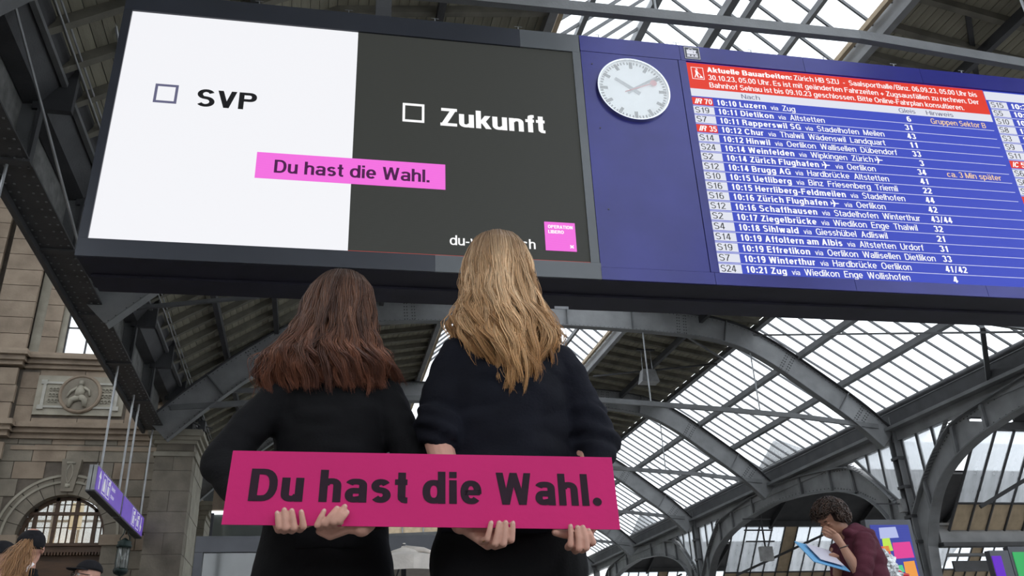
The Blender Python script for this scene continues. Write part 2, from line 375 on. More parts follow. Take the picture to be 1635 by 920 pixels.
# unseen walls and glazing, added behind and left of the viewer to balance light
gw = empty('window_14', 'unseen glazing added behind the viewer and at left to admit daylight', kind='structure')
for k in range(12):
    MB().box((-13.9+k*4.9+.08, -11.05, 3.0), (-13.9+(k+1)*4.9-.08, -11.03, 20)).build('pane', M['glass'], gw); MB().box((-13.9+k*4.9-.08, -11.15, 3), (-13.9+k*4.9+.08, -10.95, 20)).build('mullion', M['steel'], gw)
rw = MB().box((-14, -11.2, 0), (45, -10.8, 3.0)).build('wall_rear_added', M['stone'] if 'stone' in M else M['mortar']); tag(rw, 'unseen stone wall added behind the viewer to cut the light', kind='structure')
for k in range(8):
    MB().box((-14.2, -10.6+k*5.05, 11.1), (-14.18, -10.6+k*5.05+4.7, 18.9)).build('side_pane', M['glass'], gw)  # unseen panes added to throw light on the upper stone wall
sw_ = MB().box((-14.4, -10.8, 0), (-14, 30, 11)).box((-14.4, -10.8, 19), (-14, 30, 20)).box((-14, -10.8, 20), (-5.7, 33, 20.2)).build('wall_side_added', M['stone']); tag(sw_, 'unseen stone wall and aisle ceiling added at left to darken that side', kind='structure')
# wooden roof: planks run along the hall, rafters run up the slope
PLANKB = [((-5.2, 11.22), (-.1, 14.47), 27), ((-.1, 14.47), (4.9, 15.3), 22), ((13.3, 15.3), (18.3, 14.47), 22)]
ceil = empty('ceiling', 'dark boarded timber roof slopes between the glazed bands', kind='structure')
bays = [(YF[i], YF[i+1]) for i in range(0, 9)]
cnt = 0; stf = MB()
for bi, (y0, y1) in enumerate(bays):
    for (a, b, n) in PLANKB:
        av = Vector((a[0], 0, a[1])); bv = Vector((b[0], 0, b[1])); sl = (bv-av)/n; nn = Vector((-sl.z, 0, sl.x)).normalized()
        near = bi in (2, 3, 4, 5)
        if near:
            w = sl.length*.94
            me = MB().beam((0, .01, 0), (0, y1-y0-.01, 0), w, .04, nn).mesh('plank', M['plank'])
        for k in range(n):
            c = av+sl*(k+.5)+nn*(.03+random.uniform(-.004, .008))
            if near and cnt < 298:
                o = link('plank', me, ceil, (c.x, y0, c.z)); cnt += 1
            else: stf.beam((c.x, y0, c.z), (c.x, y1, c.z), sl.length*.95, .04, nn)
tag(stf.build('plank', M['plank'], ceil), kind='stuff')
# dark felt over the planks so that no sky shows in the joints
felt = MB()
for (a, b, n) in PLANKB+[((-5.9, 10.75), (-5.1, 11.26), 1)]:
    dx, dz = b[0]-a[0], b[1]-a[1]; nn = Vector((-dz, 0, dx)).normalized()
    felt.beam((a[0]+dx/2+nn.x*.09, YF[0], a[1]+dz/2+nn.z*.09), (a[0]+dx/2+nn.x*.09, YF[-1], a[1]+dz/2+nn.z*.09), math.hypot(dx, dz)+.06, .06, nn)
felt.build('roof_felt', M['steel_dark'], ceil)
for (a, b, n) in PLANKB:
    av = Vector((a[0], 0, a[1])); bv = Vector((b[0], 0, b[1])); d = (bv-av); nn = Vector((-d.z, 0, d.x)).normalized()
    me = MB().beam(av-nn*.09, bv-nn*.09, .16, .2, nn).mesh('rafter', M['rafter'])
    y = YF[2]+.6
    while y < YF[8]:
        if min(abs(y-f) for f in YF) > .3: link('rafter', me, ceil, (0, y, 0))
        y += 1.04
pl = MB()
for (x, z) in ((-3.4, 12.25), (-1.7, 13.3), (2.2, 14.7), (15.8, 14.7)):
    pl = MB().box((x-.08, YF[1], z-.28), (x+.08, YF[-1], z)); pl.build('purlin', M['steel_dark'], ceil)

# glazed slope of the roof on the right
def slope_glass(root, a, b, rows, nper, ybays, side=1, mg='glass', barw=.05, purl=True):
    av = Vector((a[0], 0, a[1])); bv = Vector((b[0], 0, b[1])); d = bv-av; nn = Vector((-d.z, 0, d.x)).normalized()
    if nn.z < 0: nn = -nn
    cols = BAY/nper
    pm = MB()
    L = d.length/rows
    pane = MB().beam(Vector((0, 0, 0))+d.normalized()*.03, d.normalized()*(L-.03), cols-.05, .012, nn).mesh('pane', M[mg])
    bar = MB().beam(av-nn*.05, bv-nn*.05, barw, .09, nn).mesh('glazing_bar', M['bar'])
    for (y0, y1) in ybays:
        for k in range(nper):
            yc = y0+cols*(k+.5)
            for r in range(rows):
                p = av+d*(r/rows)
                link('pane', pane, root, (p.x, yc, p.z))
            link('glazing_bar', bar, root, (0, y0+cols*k, 0))
g1 = empty('window_1', 'large glazed roof slope of narrow panes above the right side', kind='structure')
A1, B1 = (18.3, 14.47), (23.9, 10.9)
slope_glass(g1, A1, B1, 3, 14, [(YF[i], YF[i+1]) for i in range(3, 8)])
for i in range(4):
    x = A1[0]+(B1[0]-A1[0])*i/3; z = A1[1]+(B1[1]-A1[1])*i/3
    m_ = MB().box((x-.07, YF[1], z-.30), (x+.07, YF[-1], z-.06)); m_.box((x-.12, YF[1], z-.33), (x+.12, YF[-1], z-.30))
    m_.build('purlin', M['steel'], g1)
# same slope over the viewer, out of sight, one sheet per bay
for i in (0, 1, 2):
    MB().beam((A1[0], (YF[i]+YF[i+1])/2, A1[1]), (B1[0], (YF[i]+YF[i+1])/2, B1[1]), BAY-.2, .012, (.54, 0, .84)).build('pane', M['glass'], g1)

# raised ridge skylight
g2 = empty('window_2', 'raised ridge skylight of glass panes along the middle of the roof', kind='structure')
SL = ((4.9, 15.45), (9.1, 19.1), (13.3, 15.45))
yb = [(YF[i], YF[i+1]) for i in (2, 3, 4)]
slope_glass(g2, SL[0], SL[1], 2, 13, yb); slope_glass(g2, SL[2], SL[1], 2, 13, yb)
for i in (0, 1, 5, 6, 7):
    for a, b in ((SL[0], SL[1]), (SL[2], SL[1])):
        nn = Vector((a[1]-b[1], 0, b[0]-a[0])); yc = (YF[i]+YF[i+1])/2
        MB().beam((a[0], yc, a[1]), (b[0], yc, b[1]), BAY-.1, .012, nn).build('pane', M['glass'], g2)
for (x, z, w, h) in ((9.1, 18.9, .24, .3), (6.25, 16.45, .14, .2), (10.55, 17.55, .22, .3), (10.98, 17.2, .16, .24), (12.1, 16.3, .12, .2)):
    MB().box((x-w/2, YF[1], z-h/2), (x+w/2, YF[-1], z+h/2)).build('purlin', M['steel'], g2)
for x, s in ((4.9, 1), (13.3, -1)):
    MB().box((x-.1, YF[1], 14.95), (x+.1, YF[-1], 15.5)).build('kerb_beam', M['steel_light'], g2)
    MB().box((x+s*.3-.06, YF[1], 15.3), (x+s*.3+.06, YF[-1], 15.45)).build('kerb_beam', M['beige'], g2)

# gutter and eave along the right
e1 = empty('trim_1', 'dark steel gutter and eave beam along the right side of the hall', kind='structure')
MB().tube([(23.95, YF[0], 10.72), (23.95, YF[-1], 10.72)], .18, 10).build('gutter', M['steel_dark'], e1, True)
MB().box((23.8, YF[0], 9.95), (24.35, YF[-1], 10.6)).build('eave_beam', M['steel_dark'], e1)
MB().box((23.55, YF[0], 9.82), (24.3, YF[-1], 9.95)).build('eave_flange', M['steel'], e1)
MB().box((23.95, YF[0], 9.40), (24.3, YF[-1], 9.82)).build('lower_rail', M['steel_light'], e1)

# riveted roof arches
MIDL = [(-5.45, 9.2), (-4.3, 10.35), (-2.6, 11.85), (-.6, 13.3), (1.0, 14.05), (3.4, 14.38), (9.1, 14.5)]
def arc_mid():
    L = MIDL[:]; R = [(2*XC-x, z+(.25 if z < 11 else 0)) for x, z in MIDL[:-1]][::-1]
    return L+R
def smooth_poly(P, n=3):
    for _ in range(n):
        Q = [P[0]]
        for a, b in zip(P, P[1:]):
            Q += [tuple(.75*u+.25*v for u, v in zip(a, b)), tuple(.25*u+.75*v for u, v in zip(a, b))]
        Q.append(P[-1]); P = Q
    return P
mid = smooth_poly(arc_mid(), 2)
def offset_line(P, t):
    out = []
    for i, p in enumerate(P):
        a = P[max(i-1, 0)]; b = P[min(i+1, len(P)-1)]; dx, dz = b[0]-a[0], b[1]-a[1]; l = math.hypot(dx, dz)
        out.append((p[0]-dz/l*t, p[1]+dx/l*t))
    return out
def band(P, t0, t1, y, w): 
    a = offset_line(P, t0); b = offset_line(P, t1)
    return MB().strip([(x, y-w/2, z) for x, z in a], [(x, y-w/2, z) for x, z in b], (0, w, 0))
def girder(y, label, group='riveted roof arches'):
    t = empty('roof_arch', label, 'roof arch', (0, y, 0), group)
    D = .50
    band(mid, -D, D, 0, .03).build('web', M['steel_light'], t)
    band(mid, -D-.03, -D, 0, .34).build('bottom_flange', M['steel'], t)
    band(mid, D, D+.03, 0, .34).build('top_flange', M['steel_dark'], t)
    for xs in (-3.6, 1.2, 5.2, 9.1, 13.0, 17.0, 21.8):
        i = min(range(len(mid)), key=lambda k: abs(mid[k][0]-xs)); a = offset_line(mid, -D)[i]; b = offset_line(mid, D)[i]
        MB().beam((a[0], 0, a[1]), (b[0], 0, b[1]), .3, .04, (1, 0, 0)).build('stiffener', M['steel'], t)
    rv = MB()
    acc = 0; 
    for off in (-D+.07, D-.07):
        q = offset_line(mid, off); 
        for a, b in zip(q, q[1:]):
            L = math.hypot(b[0]-a[0], b[1]-a[1]); k = max(1, int(L/.16))
            for j in range(k):
                x = a[0]+(b[0]-a[0])*j/k; z = a[1]+(b[1]-a[1])*j/k; rv.box((x-.015, -.03, z-.015), (x+.015, -.015, z+.015))
    for xs in (-2.4, 3.4, 14.8, 19.6, 22.6):
        i = min(range(len(mid)), key=lambda k: abs(mid[k][0]-xs))
        a = Vector((offset_line(mid, -D+.1)[i][0], 0, offset_line(mid, -D+.1)[i][1])); b = Vector((offset_line(mid, D-.1)[i][0], 0, offset_line(mid, D-.1)[i][1]))
        tt = (b-a).normalized(); sd = Vector((tt.z, 0, -tt.x))
        for c in (-.2, -.1, .1, .2):
            for j in range(7):
                p = a+(b-a)*(j/6)+sd*c; rv.box((p.x-.02, -.035, p.z-.02), (p.x+.02, -.015, p.z+.02))
    tag(rv.build('rivets', M['steel_dark'], t), kind='stuff')
    zt = lambda x: 9.9+1.0*(1-abs(x-XC)/14.6)**.55
    for s in (-1, 1):
        pts = [(XC+s*q, 0, zt(XC+s*q)) for q in (14.2, 10.5, 7, 3.5, 0)]
        tb = MB()
        for a, b in zip(pts, pts[1:]): tb.beam(a, b, .12, .2)
        tb.build('tie_bar', M['steel'], t)
    for x in (.3, 5.2, 13.1, 17.9):
        i = min(range(len(mid)), key=lambda k: abs(mid[k][0]-x))
        MB().tube([(x, 0, mid[i][1]-D), (x, 0, zt(x)+.05)], .03, 6).build('hanger_rod', M['rod'], t)
    return t
names = {2: 'nearest riveted roof arch, above the departure board', 3: 'second riveted roof arch, hidden behind the departure board',
         4: 'riveted grey roof arch directly below the departure board, resting on the tall right column',
         5: 'riveted roof arch behind the nearest visible one, landing on the middle arcade arch',
         6: 'riveted roof arch third below the departure board, beside the pink sign edge',
         7: 'riveted roof arch fourth from the departure board, low beside the pink sign',
         8: 'farthest visible riveted roof arch at the end of the hall'}
for i, l in names.items(): girder(YF[i], l)

# wind bracing under the roof
def brace(p, q, w, h, label, m='steel'):
    return tag(MB().beam(p, q, w, h).build('wind_brace', M[m]), label, 'brace')
brace((18.1, YF[4]-.2, 13.9), (23.7, YF[3]+.3, 10.3), .12, .05, 'flat diagonal brace crossing the big glass slope below the board at right')
brace((22.8, YF[3]+2.9, 11.5), (24, YF[3]+4.6, 9.9), .16, .16, 'short dark strut running to the gutter at far right below the board', 'steel_dark')
brace((-5.2, YF[3]+2.5, 10.8), (-1.5, YF[3]-.3, 13.2), .14, .14, 'dark diagonal strut leaving the left girder up to the board', 'steel_dark')
brace((-5.1, YF[3]+2.9, 10.6), (4.5, YF[4]-2, 14.8), .16, .1, 'long flat brace under the boarded roof behind the brown-haired woman', 'steel_dark')
brace((13.6, YF[4]+.3, 14.9), (18.2, YF[4]+3.0, 14.0), .1, .06, 'thin diagonal brace under the boarded panel right of the blonde woman')
brace((13.4, YF[4]+7.6, 14.6), (18.2, YF[4]+3.6, 14.0), .09, .07, 'dark diagonal brace behind the hanging box lamp', 'steel_dark')
brace((14.9, 13.0, 15.0), (16.9, 15.2, 14.75), .12, .16, 'dark strut under the boarded roof above the right end of the board', 'steel_dark')
brace((-4.6, YF[4]+.6, 10.9), (-.5, YF[4]+.5, 11.0), .14, .16, 'short horizontal bar left of the brown-haired woman, above the pier')

# left longitudinal plate girder
g = empty('wall_girder', 'deep dark plate girder running along the left side towards the stone pier', 'girder')
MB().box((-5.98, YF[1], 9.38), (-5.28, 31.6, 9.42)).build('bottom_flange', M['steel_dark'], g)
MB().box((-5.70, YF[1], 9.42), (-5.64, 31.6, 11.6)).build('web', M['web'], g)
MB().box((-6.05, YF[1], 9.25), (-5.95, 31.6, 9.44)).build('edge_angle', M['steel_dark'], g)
y = 14.3-3.467*2
st = MB().add([(-5.66, 0, 9.42), (-5.3, 0, 9.42), (-5.3, 0, 10.7), (-5.66, 0, 11.3), (-5.66, .03, 9.42), (-5.3, .03, 9.42), (-5.3, .03, 10.7), (-5.66, .03, 11.3)],
              [(0,1,2,3),(7,6,5,4),(0,4,5,1),(1,5,6,2),(2,6,7,3),(3,7,4,0)]).mesh('stiffener', M['steel'])
st2 = MB().box((-6.0, -.09, 9.33), (-5.26, .09, 9.38)).box((-5.34, -.08, 9.42), (-5.28, .11, 10.72)).mesh('splice_plate', M['steel_dark'])
while y < 31:
    link('stiffener', st, g, (0, y, 0)); link('splice_plate', st2, g, (0, y, 0)); y += 3.467
rv = MB(); y = 10.
while y < 31:
    for x in (-5.9, -5.75, -5.5, -5.35): rv.box((x-.018, y-.018, 9.362), (x+.018, y+.018, 9.38))
    rv.box((-5.64, y-.02, 9.5), (-5.62, y+.02, 9.54)); y += .3
tag(rv.build('rivets', M['steel'], g), kind='stuff')
e2 = empty('trim_2', 'dark eave box with conduits along the left side of the roof', kind='structure')
MB().prism([(-5.62, YF[1], 10.62), (-5.3, YF[1], 10.66), (-4.86, YF[1], 11.36), (-4.86, YF[1], 11.52), (-5.62, YF[1], 11.5)], (0, 40, 0)).build('eave_box', M['steel_dark'], e2)
y = 14.3-3.467
while y < 40:
    MB().box((-5.45, y-.07, 10.5), (-4.78, y+.07, 11.56)).build('bracket', M['steel_dark'], e2); y += 3.467
MB().box((-5.02, YF[1], 11.02), (-4.92, 40, 11.12)).build('cable_tray', M['steel'], e2)
for dx in (0, .07): MB().tube([(-4.72+dx, YF[1], 11.30+dx), (-4.72+dx, 40, 11.30+dx)], .022, 6).build('conduit', M['rod'], e2)
tag(MB().tube([(-5.2, 11.6, 11.0), (-4.7, 16.2, 8.55)], .028, 6).build('stay_rod', M['rod']), 'long thin steel rod slanting down left of the white screen', 'rod')
tag(MB().tube([(-4.2, 12.6, 12.6), (-3.95, 14.5, 11.2)], .03, 6).build('stay_rod', M['rod']), 'short steel rod near the top left corner of the board', 'rod')

# right arcade: columns, spandrel arches, glazed infill
def yprofile(pts, yc, s): return [(yc+s*(p[0]), p[1]) for p in pts]
INN = [(-10.1, 0), (-9.95, 3.2), (-9.7, 5.0), (-9.1, 6.3), (-8.2, 7.3), (-7, 7.95), (-5.2, 8.45), (-2.6, 8.8), (0, 8.95)]
OUTC = [(-10.5, 0), (-10.45, 4.0), (-10.25, 6.3), (-9.2, 7.45), (-8.2, 8.35), (-6.9, 9.2), (-5.2, 9.42), (-2.6, 9.72), (0, 9.86)]
INN_S = smooth_poly(INN[2:], 2); OUT_S = smooth_poly(OUTC[2:], 2); INN_S = INN[:2]+INN_S; OUT_S = OUTC[:2]+OUT_S
def arcade(yc, label):
    t = empty('arcade_arch', label, 'arch', (24, yc, 0), 'steel arcade arches')
    for s in (-1, 1):
        inn = [(0, s*p[0], p[1]) for p in INN_S]; out = [(0, s*p[0], p[1]) for p in OUT_S]
        MB().strip(inn, out, (.05, 0, 0)).build('web', M['steel_light'], t)
        for L, nm in ((INN_S, 'soffit_flange'), (OUT_S, 'top_flange')):
            m_ = MB()
            for p, q in zip(L, L[1:]): m_.beam((0.02, s*p[0], p[1]), (0.02, s*q[0], q[1]), .46, .05, (0, -s*(q[1]-p[1]), abs(q[0]-p[0])+1e-6))
            m_.build(nm, M['steel'], t)
        for i in (3, 5, 6, 7):
            MB().beam((-.08, s*INN[i][0], INN[i][1]), (-.08, s*OUTC[i][0], OUTC[i][1]), .12, .14, (0, 1, 0)).build('stiffener', M['steel'], t)
        rv = MB()
        for k in range(len(INN)-1):
            for j in range(8):
                for L, o in ((INN, .12), (OUTC, -.12)):
                    f = j/8; yy = L[k][0]+(L[k+1][0]-L[k][0])*f; zz = L[k][1]+(L[k+1][1]-L[k][1])*f+(o if k > 3 else 0)
                    if k > 2: rv.box((-.02, s*yy-.02, zz-.02), (0, s*yy+.02, zz+.02))
        tag(rv.build('rivets', M['steel_dark'], t), kind='stuff')
        # lattice strap up the back of the leg
        for (a, b) in ((OUTC[2], OUTC[5]),):
            n = 26; m_ = MB()
            for j in range(n):
                f = j/n; m_.beam((-.2, s*(a[0]+(b[0]-a[0])*f)-s*.12, a[1]+(b[1]-a[1])*f+.1), (-.02, s*(a[0]+(b[0]-a[0])*(f+.5/n))-s*.12, a[1]+(b[1]-a[1])*(f+.5/n)+.1), .03, .03)
            tag(m_.build('lattice', M['steel_dark'], t), kind='stuff')
    MB().box((-.3, -.2, 9.86), (.3, .2, 10.0)).build('crown_block', M['steel'], t)
    return t
arcade(20.6, 'near steel arcade arch at the right edge of the picture')
arcade(41.4, 'middle steel arcade arch above the curly-haired person')
arcade(62.2, 'far low steel arcade arch just right of the pink sign')
for k, (yc, l) in enumerate(((31., 'tall steel column between the near and middle arcade arches'), (51.8, 'steel column between the middle and far arcade arches'), (72.6, 'farthest steel arcade column'))):
    t = empty('steel_column', l, 'column', (24, yc, 0), 'arcade columns')
    MB().box((-.22, -.2, 0), (.22, -.15, 10.4)).build('flange', M['steel'], t)
    MB().box((-.22, .15, 0), (.22, .2, 10.4)).build('flange', M['steel'], t)
    MB().box((-.03, -.15, 0), (.03, .15, 10.4)).build('web', M['steel_dark'], t)
    for z in (5.2, 6.2, 7.4, 8.6): MB().box((-.26, -.24, z), (.26, .24, z+.12)).build('batten', M['steel_dark'], t)
for n, (yc, s) in enumerate(((31, -1), (31, 1), (51.8, -1), (51.8, 1))):
    t = empty('window_%d' % (n+3), 'tall slanting infill window beside the steel column', kind='structure')
    # quad: column side vertical, arch side slanting
    y0 = yc+s*.32; y3 = yc+s*3.2
    nb = 3
    for k in range(nb):
        a = y0+(y3-y0)*k/nb+s*.04; b = y0+(y3-y0)*(k+1)/nb-s*.04
        zb = lambda y: 6.75+(abs(y-yc)-.32)*.95
        MB().prism([(24.05, a, zb(a)), (24.05, b, zb(b)), (24.05, b, 9.45), (24.05, a, 9.45)], (.012, 0, 0)).build('pane', M['vglass'], t)
    for k in range(nb+1):
        a = y0+(y3-y0)*k/nb; MB().box((24., a-.04, 6.7+(abs(a-yc)-.32)*.95), (24.12, a+.04, 9.5)).build('mullion', M['steel_dark'], t)
    MB().beam((24.05, y0, 6.7), (24.05, y3, 9.45), .12, .1).build('sill_bar', M['steel'], t)

# side sheds seen through the arcade (ridges run away to the right)
def shed(yc, wn, near):
    t = empty('window_%d' % wn, 'sloping glass band of the side shed seen through the arch', kind='structure')
    for s in ((1, -1) if near else (1,)):
        P0 = Vector((0, yc+s*6.4, 8.9)); P1 = Vector((0, yc+s*9.3, 5.55))
        n = 30; x0 = 24.6; w = .85
        d = (P1-P0); nn = Vector((0, -d.z, d.y)).normalized()
        if nn.z < 0: nn = -nn
        mm = P0+d*.73
        upm = MB().beam((0, P0.y, P0.z), (0, mm.y, mm.z), w-.06, .012, nn).mesh('pane', M['vglass'])
        lom = MB().beam((0, mm.y, mm.z), (0, P1.y, P1.z), w-.06, .012, nn).mesh('pane', M['beige'])
        upb = MB().beam((0, P0.y, P0.z), (0, mm.y, mm.z), w-.06, .02, nn).mesh('pane', M['beige'])
        bar = MB().beam((0, P0.y, P0.z-.03), (0, P1.y, P1.z-.03), .06, .1, nn).mesh('glazing_bar', M['steel_dark'])
        for k in range(n):
            x = x0+w*(k+.5)
            link('pane', upb if k in (4, 13, 20) else upm, t, (x, 0, 0))
            link('pane', lom, t, (x, 0, 0)); link('glazing_bar', bar, t, (x-w/2, 0, 0))
        MB().beam((x0, mm.y, mm.z), (x0+n*w, mm.y, mm.z), .08, .1, nn).build('transom', M['steel_dark'], t)
        MB().beam((x0, P0.y, P0.z+.05), (x0+n*w, P0.y, P0.z+.05), .3, .3).build('head_beam', M['steel_dark'], t)
    return t
shed(20.6, 7, False); shed(41.4, 8, False); shed(62.2, 9, False)
sh = empty('trim_3', 'dark roof undersides and valley beams of the side sheds', kind='structure')
for yc in (20.6, 41.4, 62.2):
    for s in (-1, 1):
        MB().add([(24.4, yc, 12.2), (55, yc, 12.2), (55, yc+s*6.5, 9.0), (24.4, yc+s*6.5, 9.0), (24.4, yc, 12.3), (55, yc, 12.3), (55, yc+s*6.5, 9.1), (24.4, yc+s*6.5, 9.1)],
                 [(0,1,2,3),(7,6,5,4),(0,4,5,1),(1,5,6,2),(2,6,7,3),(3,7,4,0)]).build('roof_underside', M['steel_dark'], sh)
        MB().add([(24.6, yc, 12.36), (55, yc, 12.36), (55, yc+s*6.6, 9.14), (24.6, yc+s*6.6, 9.14), (24.6, yc, 12.4), (55, yc, 12.4), (55, yc+s*6.6, 9.18), (24.6, yc+s*6.6, 9.18)],
                 [(0,1,2,3),(7,6,5,4),(0,4,5,1),(1,5,6,2),(2,6,7,3),(3,7,4,0)]).build('roof_sheet', M['bounce'], sh)
        for x in range(27, 52, 6):
            MB().beam((x, yc, 11.9), (x, yc+s*6.6, 8.8), .12, .3).build('rafter', M['steel_dark'], sh)
for yc in (31., 51.8, 72.6):
    MB().box((24.3, yc-.9, 5.1), (55, yc-.75, 5.75)).build('valley_beam', M['steel_light'], sh)
    MB().box((24.3, yc-1.0, 5.75), (55, yc+.9, 5.85)).build('valley_beam', M['steel'], sh)
    MB().box((24.3, yc-1.0, 4.95), (55, yc-.5, 5.1)).build('valley_beam', M['steel_dark'], sh)
    MB().tube([(24.3, yc-1.05, 4.6), (55, yc-1.05, 4.6)], .07, 8).build('pipe', M['steel_light'], sh, True)
    MB().box((24.6, yc-.9, 4.0), (55, yc-.82, 4.4)).build('valley_beam', M['steel_dark'], sh)
MB().box((24.2, YF[0], 10.3), (24.5, 80, 10.75)).build('upstand', M['steel_dark'], sh)
for (x0, y0, z0, x1, y1, z1) in ((25.2, 29.0, 6.2, 29.5, 27.4, 8.4), (25, 49.5, 6.2, 31.5, 48.2, 8.7), (33.8, 49.6, 6.0, 32.2, 48, 8.8), (24.8, 70., 6.2, 30, 69, 8.6)):
    MB().beam((x0, y0-.4, z0), (x1, y1-.4, z1), .14, .14).build('diagonal_strut', M['steel_dark'], sh)
# low window strip under the valley beams
for k, yc in enumerate((31.3, 52.1)):
    t = empty('window_%d' % (10+k), 'lower glazed strip under the valley beam of the side shed', kind='structure')
    for j in range(22):
        x = 25.2+j*1.1
        MB().box((x+.05, yc+6, 0.2), (x+1.05, yc+6.02, 4.3)).build('pane', M['vglass'], t)
        MB().box((x-.05, yc+5.95, 0.), (x+.05, yc+6.05, 4.4)).build('mullion', M['steel_dark'], t)
# ------------------------------------------------ stone building at the left
YW = 33.0
wl = empty('wall_left', 'sandstone facade with cornices, arched window and roundel panel', kind='structure')
def wx(x): return x*YW/32.5
def wz(z): return .5+(z-.5)*YW/32.5
MB().box((-22, YW+.12, 0), (-10.6, YW+.5, 20)).box((-10.6, YW+.12, 12.3), (-9.6, YW+.5, 20)).build('wall_core', M['mortar'], wl)
core = MB()
AX, AZ, AR = -8.47, 5.95, 1.40
# wall field around the arch: blocks
def inside_arch(x, z, r): 
    return (x-AX)**2+(max(0, z-AZ))**2 < r*r
H = .62; nb = 0
def blk(x0, x1, z0, z1, m='stone', dy=0., yf=None):
    global nb
    nb += 1
    yf = YW if yf is None else yf
    MB().box((x0+.012, yf-dy, z0+.012), (x1-.012, yf+.16, z1-.012)).build('stone_block', M[m], wl)
z = 4.2; row = 0
while z < 9.3:
    x = -12.6+(row % 2)*.55
    while x < -5.0:
        x1 = x+1.1
        # clip against the arch ring
        a0, a1 = max(x, -12.6), min(x1, -5.0)
        zc = z+H/2
        rr = 2.16
        hw = math.sqrt(max(0, rr*rr-max(0, z-AZ)**2)) if z-AZ < rr else 0
        segs = []
        if hw > 0:
            if a0 < AX-hw: segs.append((a0, min(a1, AX-hw)))
            if a1 > AX+hw: segs.append((max(a0, AX+hw), a1))
        else: segs = [(a0, a1)]
        for s0, s1 in segs:
            if s1-s0 > .08: blk(s0, s1, z, z+H, 'stone_grey' if random.random() < .5 else 'stone', random.uniform(0, .012))
        x = x1
    z += H; row += 1
# backing behind the blocks with an arch hole: ring of slabs
bk = MB()
bk.box((-12.7, YW+.05, 0), (AX-2.1, YW+.5, 12.2)).box((AX+2.1, YW+.05, 0), (-4.9, YW+.5, 12.2)).box((AX-2.1, YW+.05, AZ+1.9), (AX+2.1, YW+.5, 12.2))
ring_o = [(AX+2.18*math.cos(a), YW-.02, AZ+2.18*math.sin(a)) for a in np.linspace(0, PI, 25)]
ring_i = [(AX+AR*math.cos(a), YW-.02, AZ+AR*math.sin(a)) for a in np.linspace(0, PI, 25)]
sp_a = [(AX+2.02*math.cos(a), YW+.035, AZ+2.02*math.sin(a)) for a in np.linspace(0, PI, 33)]
sp_b = [(AX+2.2*max(-1, min(1, 1.42*math.cos(a))), YW+.035, AZ+2.2*max(0, min(1, 1.42*math.sin(a)))) for a in np.linspace(0, PI, 33)]
bk.strip(sp_a, sp_b, (0, .45, 0))
bk.strip([(AX+(AR+.05)*math.cos(a), YW+.12, AZ+(AR+.05)*math.sin(a)) for a in np.linspace(0, PI, 33)], [(AX+2.06*math.cos(a), YW+.12, AZ+2.06*math.sin(a)) for a in np.linspace(0, PI, 33)], (0, .3, 0))
bk.build('wall_backing', M['mortar'], wl)
for k in range(12):                                  # voussoirs
    if k == 5 or k == 6: pass
    aa = np.linspace(PI*k/12+.006, PI*(k+1)/12-.006, 4)
    o_ = [(AX+2.15*math.cos(a), YW-.06, AZ+2.15*math.sin(a)) for a in aa]; i_ = [(AX+(AR+.02)*math.cos(a), YW-.06, AZ+(AR+.02)*math.sin(a)) for a in aa]
    MB().strip(i_, o_, (0, .55, 0)).build('voussoir', M['stone_grey'], wl)
for rr in (2.12, 1.9):
    a_ = np.linspace(0, PI, 33); o_ = [(AX+rr*math.cos(a), YW-.11, AZ+rr*math.sin(a)) for a in a_]; i_ = [(AX+(rr-.08)*math.cos(a), YW-.11, AZ+(rr-.08)*math.sin(a)) for a in a_]
    MB().strip(i_, o_, (0, .08, 0)).build('archivolt_moulding', M['stone_light'], wl)
for s in (-1, 1):
    x0 = AX+s*AR; x1 = AX+s*2.2
    for j in range(8): MB().box((min(x0, x1), YW-.05, .1+j*.7), (max(x0, x1), YW+.5, .1+j*.7+.685)).build('jamb_stone', M['stone_grey'], wl)
    MB().box((min(x0, x1)-.08, YW-.16, 5.62), (max(x0, x1)+.08, YW+.5, 5.97)).build('impost', M['stone'], wl)
MB().prism([(AX-.2, YW-.2, 7.45), (AX+.2, YW-.2, 7.45), (AX+.33, YW-.2, 8.6), (AX-.33, YW-.2, 8.6)], (0, .4, 0)).build('keystone', M['stone_grey'], wl)
kc = MB()
for s in (-1, 1):
    kc.tube([(AX+s*(.05+.05*math.cos(t)), YW-.21, 8.2+.3*math.sin(t*.5)-.02*t) for t in np.linspace(0, 9, 22)], .018, 5)
kc.box((AX-.14, YW-.23, 8.42), (AX+.14, YW-.2, 8.5)).box((AX-.08, YW-.23, 7.58), (AX+.08, YW-.2, 7.72))
for (dx, z) in ():
    kc.lathe((AX+dx*.7, YW-.2, z-.05), [(0.001, -.1), (.07, -.06), (.1, 0), (.07, .06), (.001, .1)], 8, 1, .5)
kc.build('keystone_carving', M['stone_light'], wl, True)
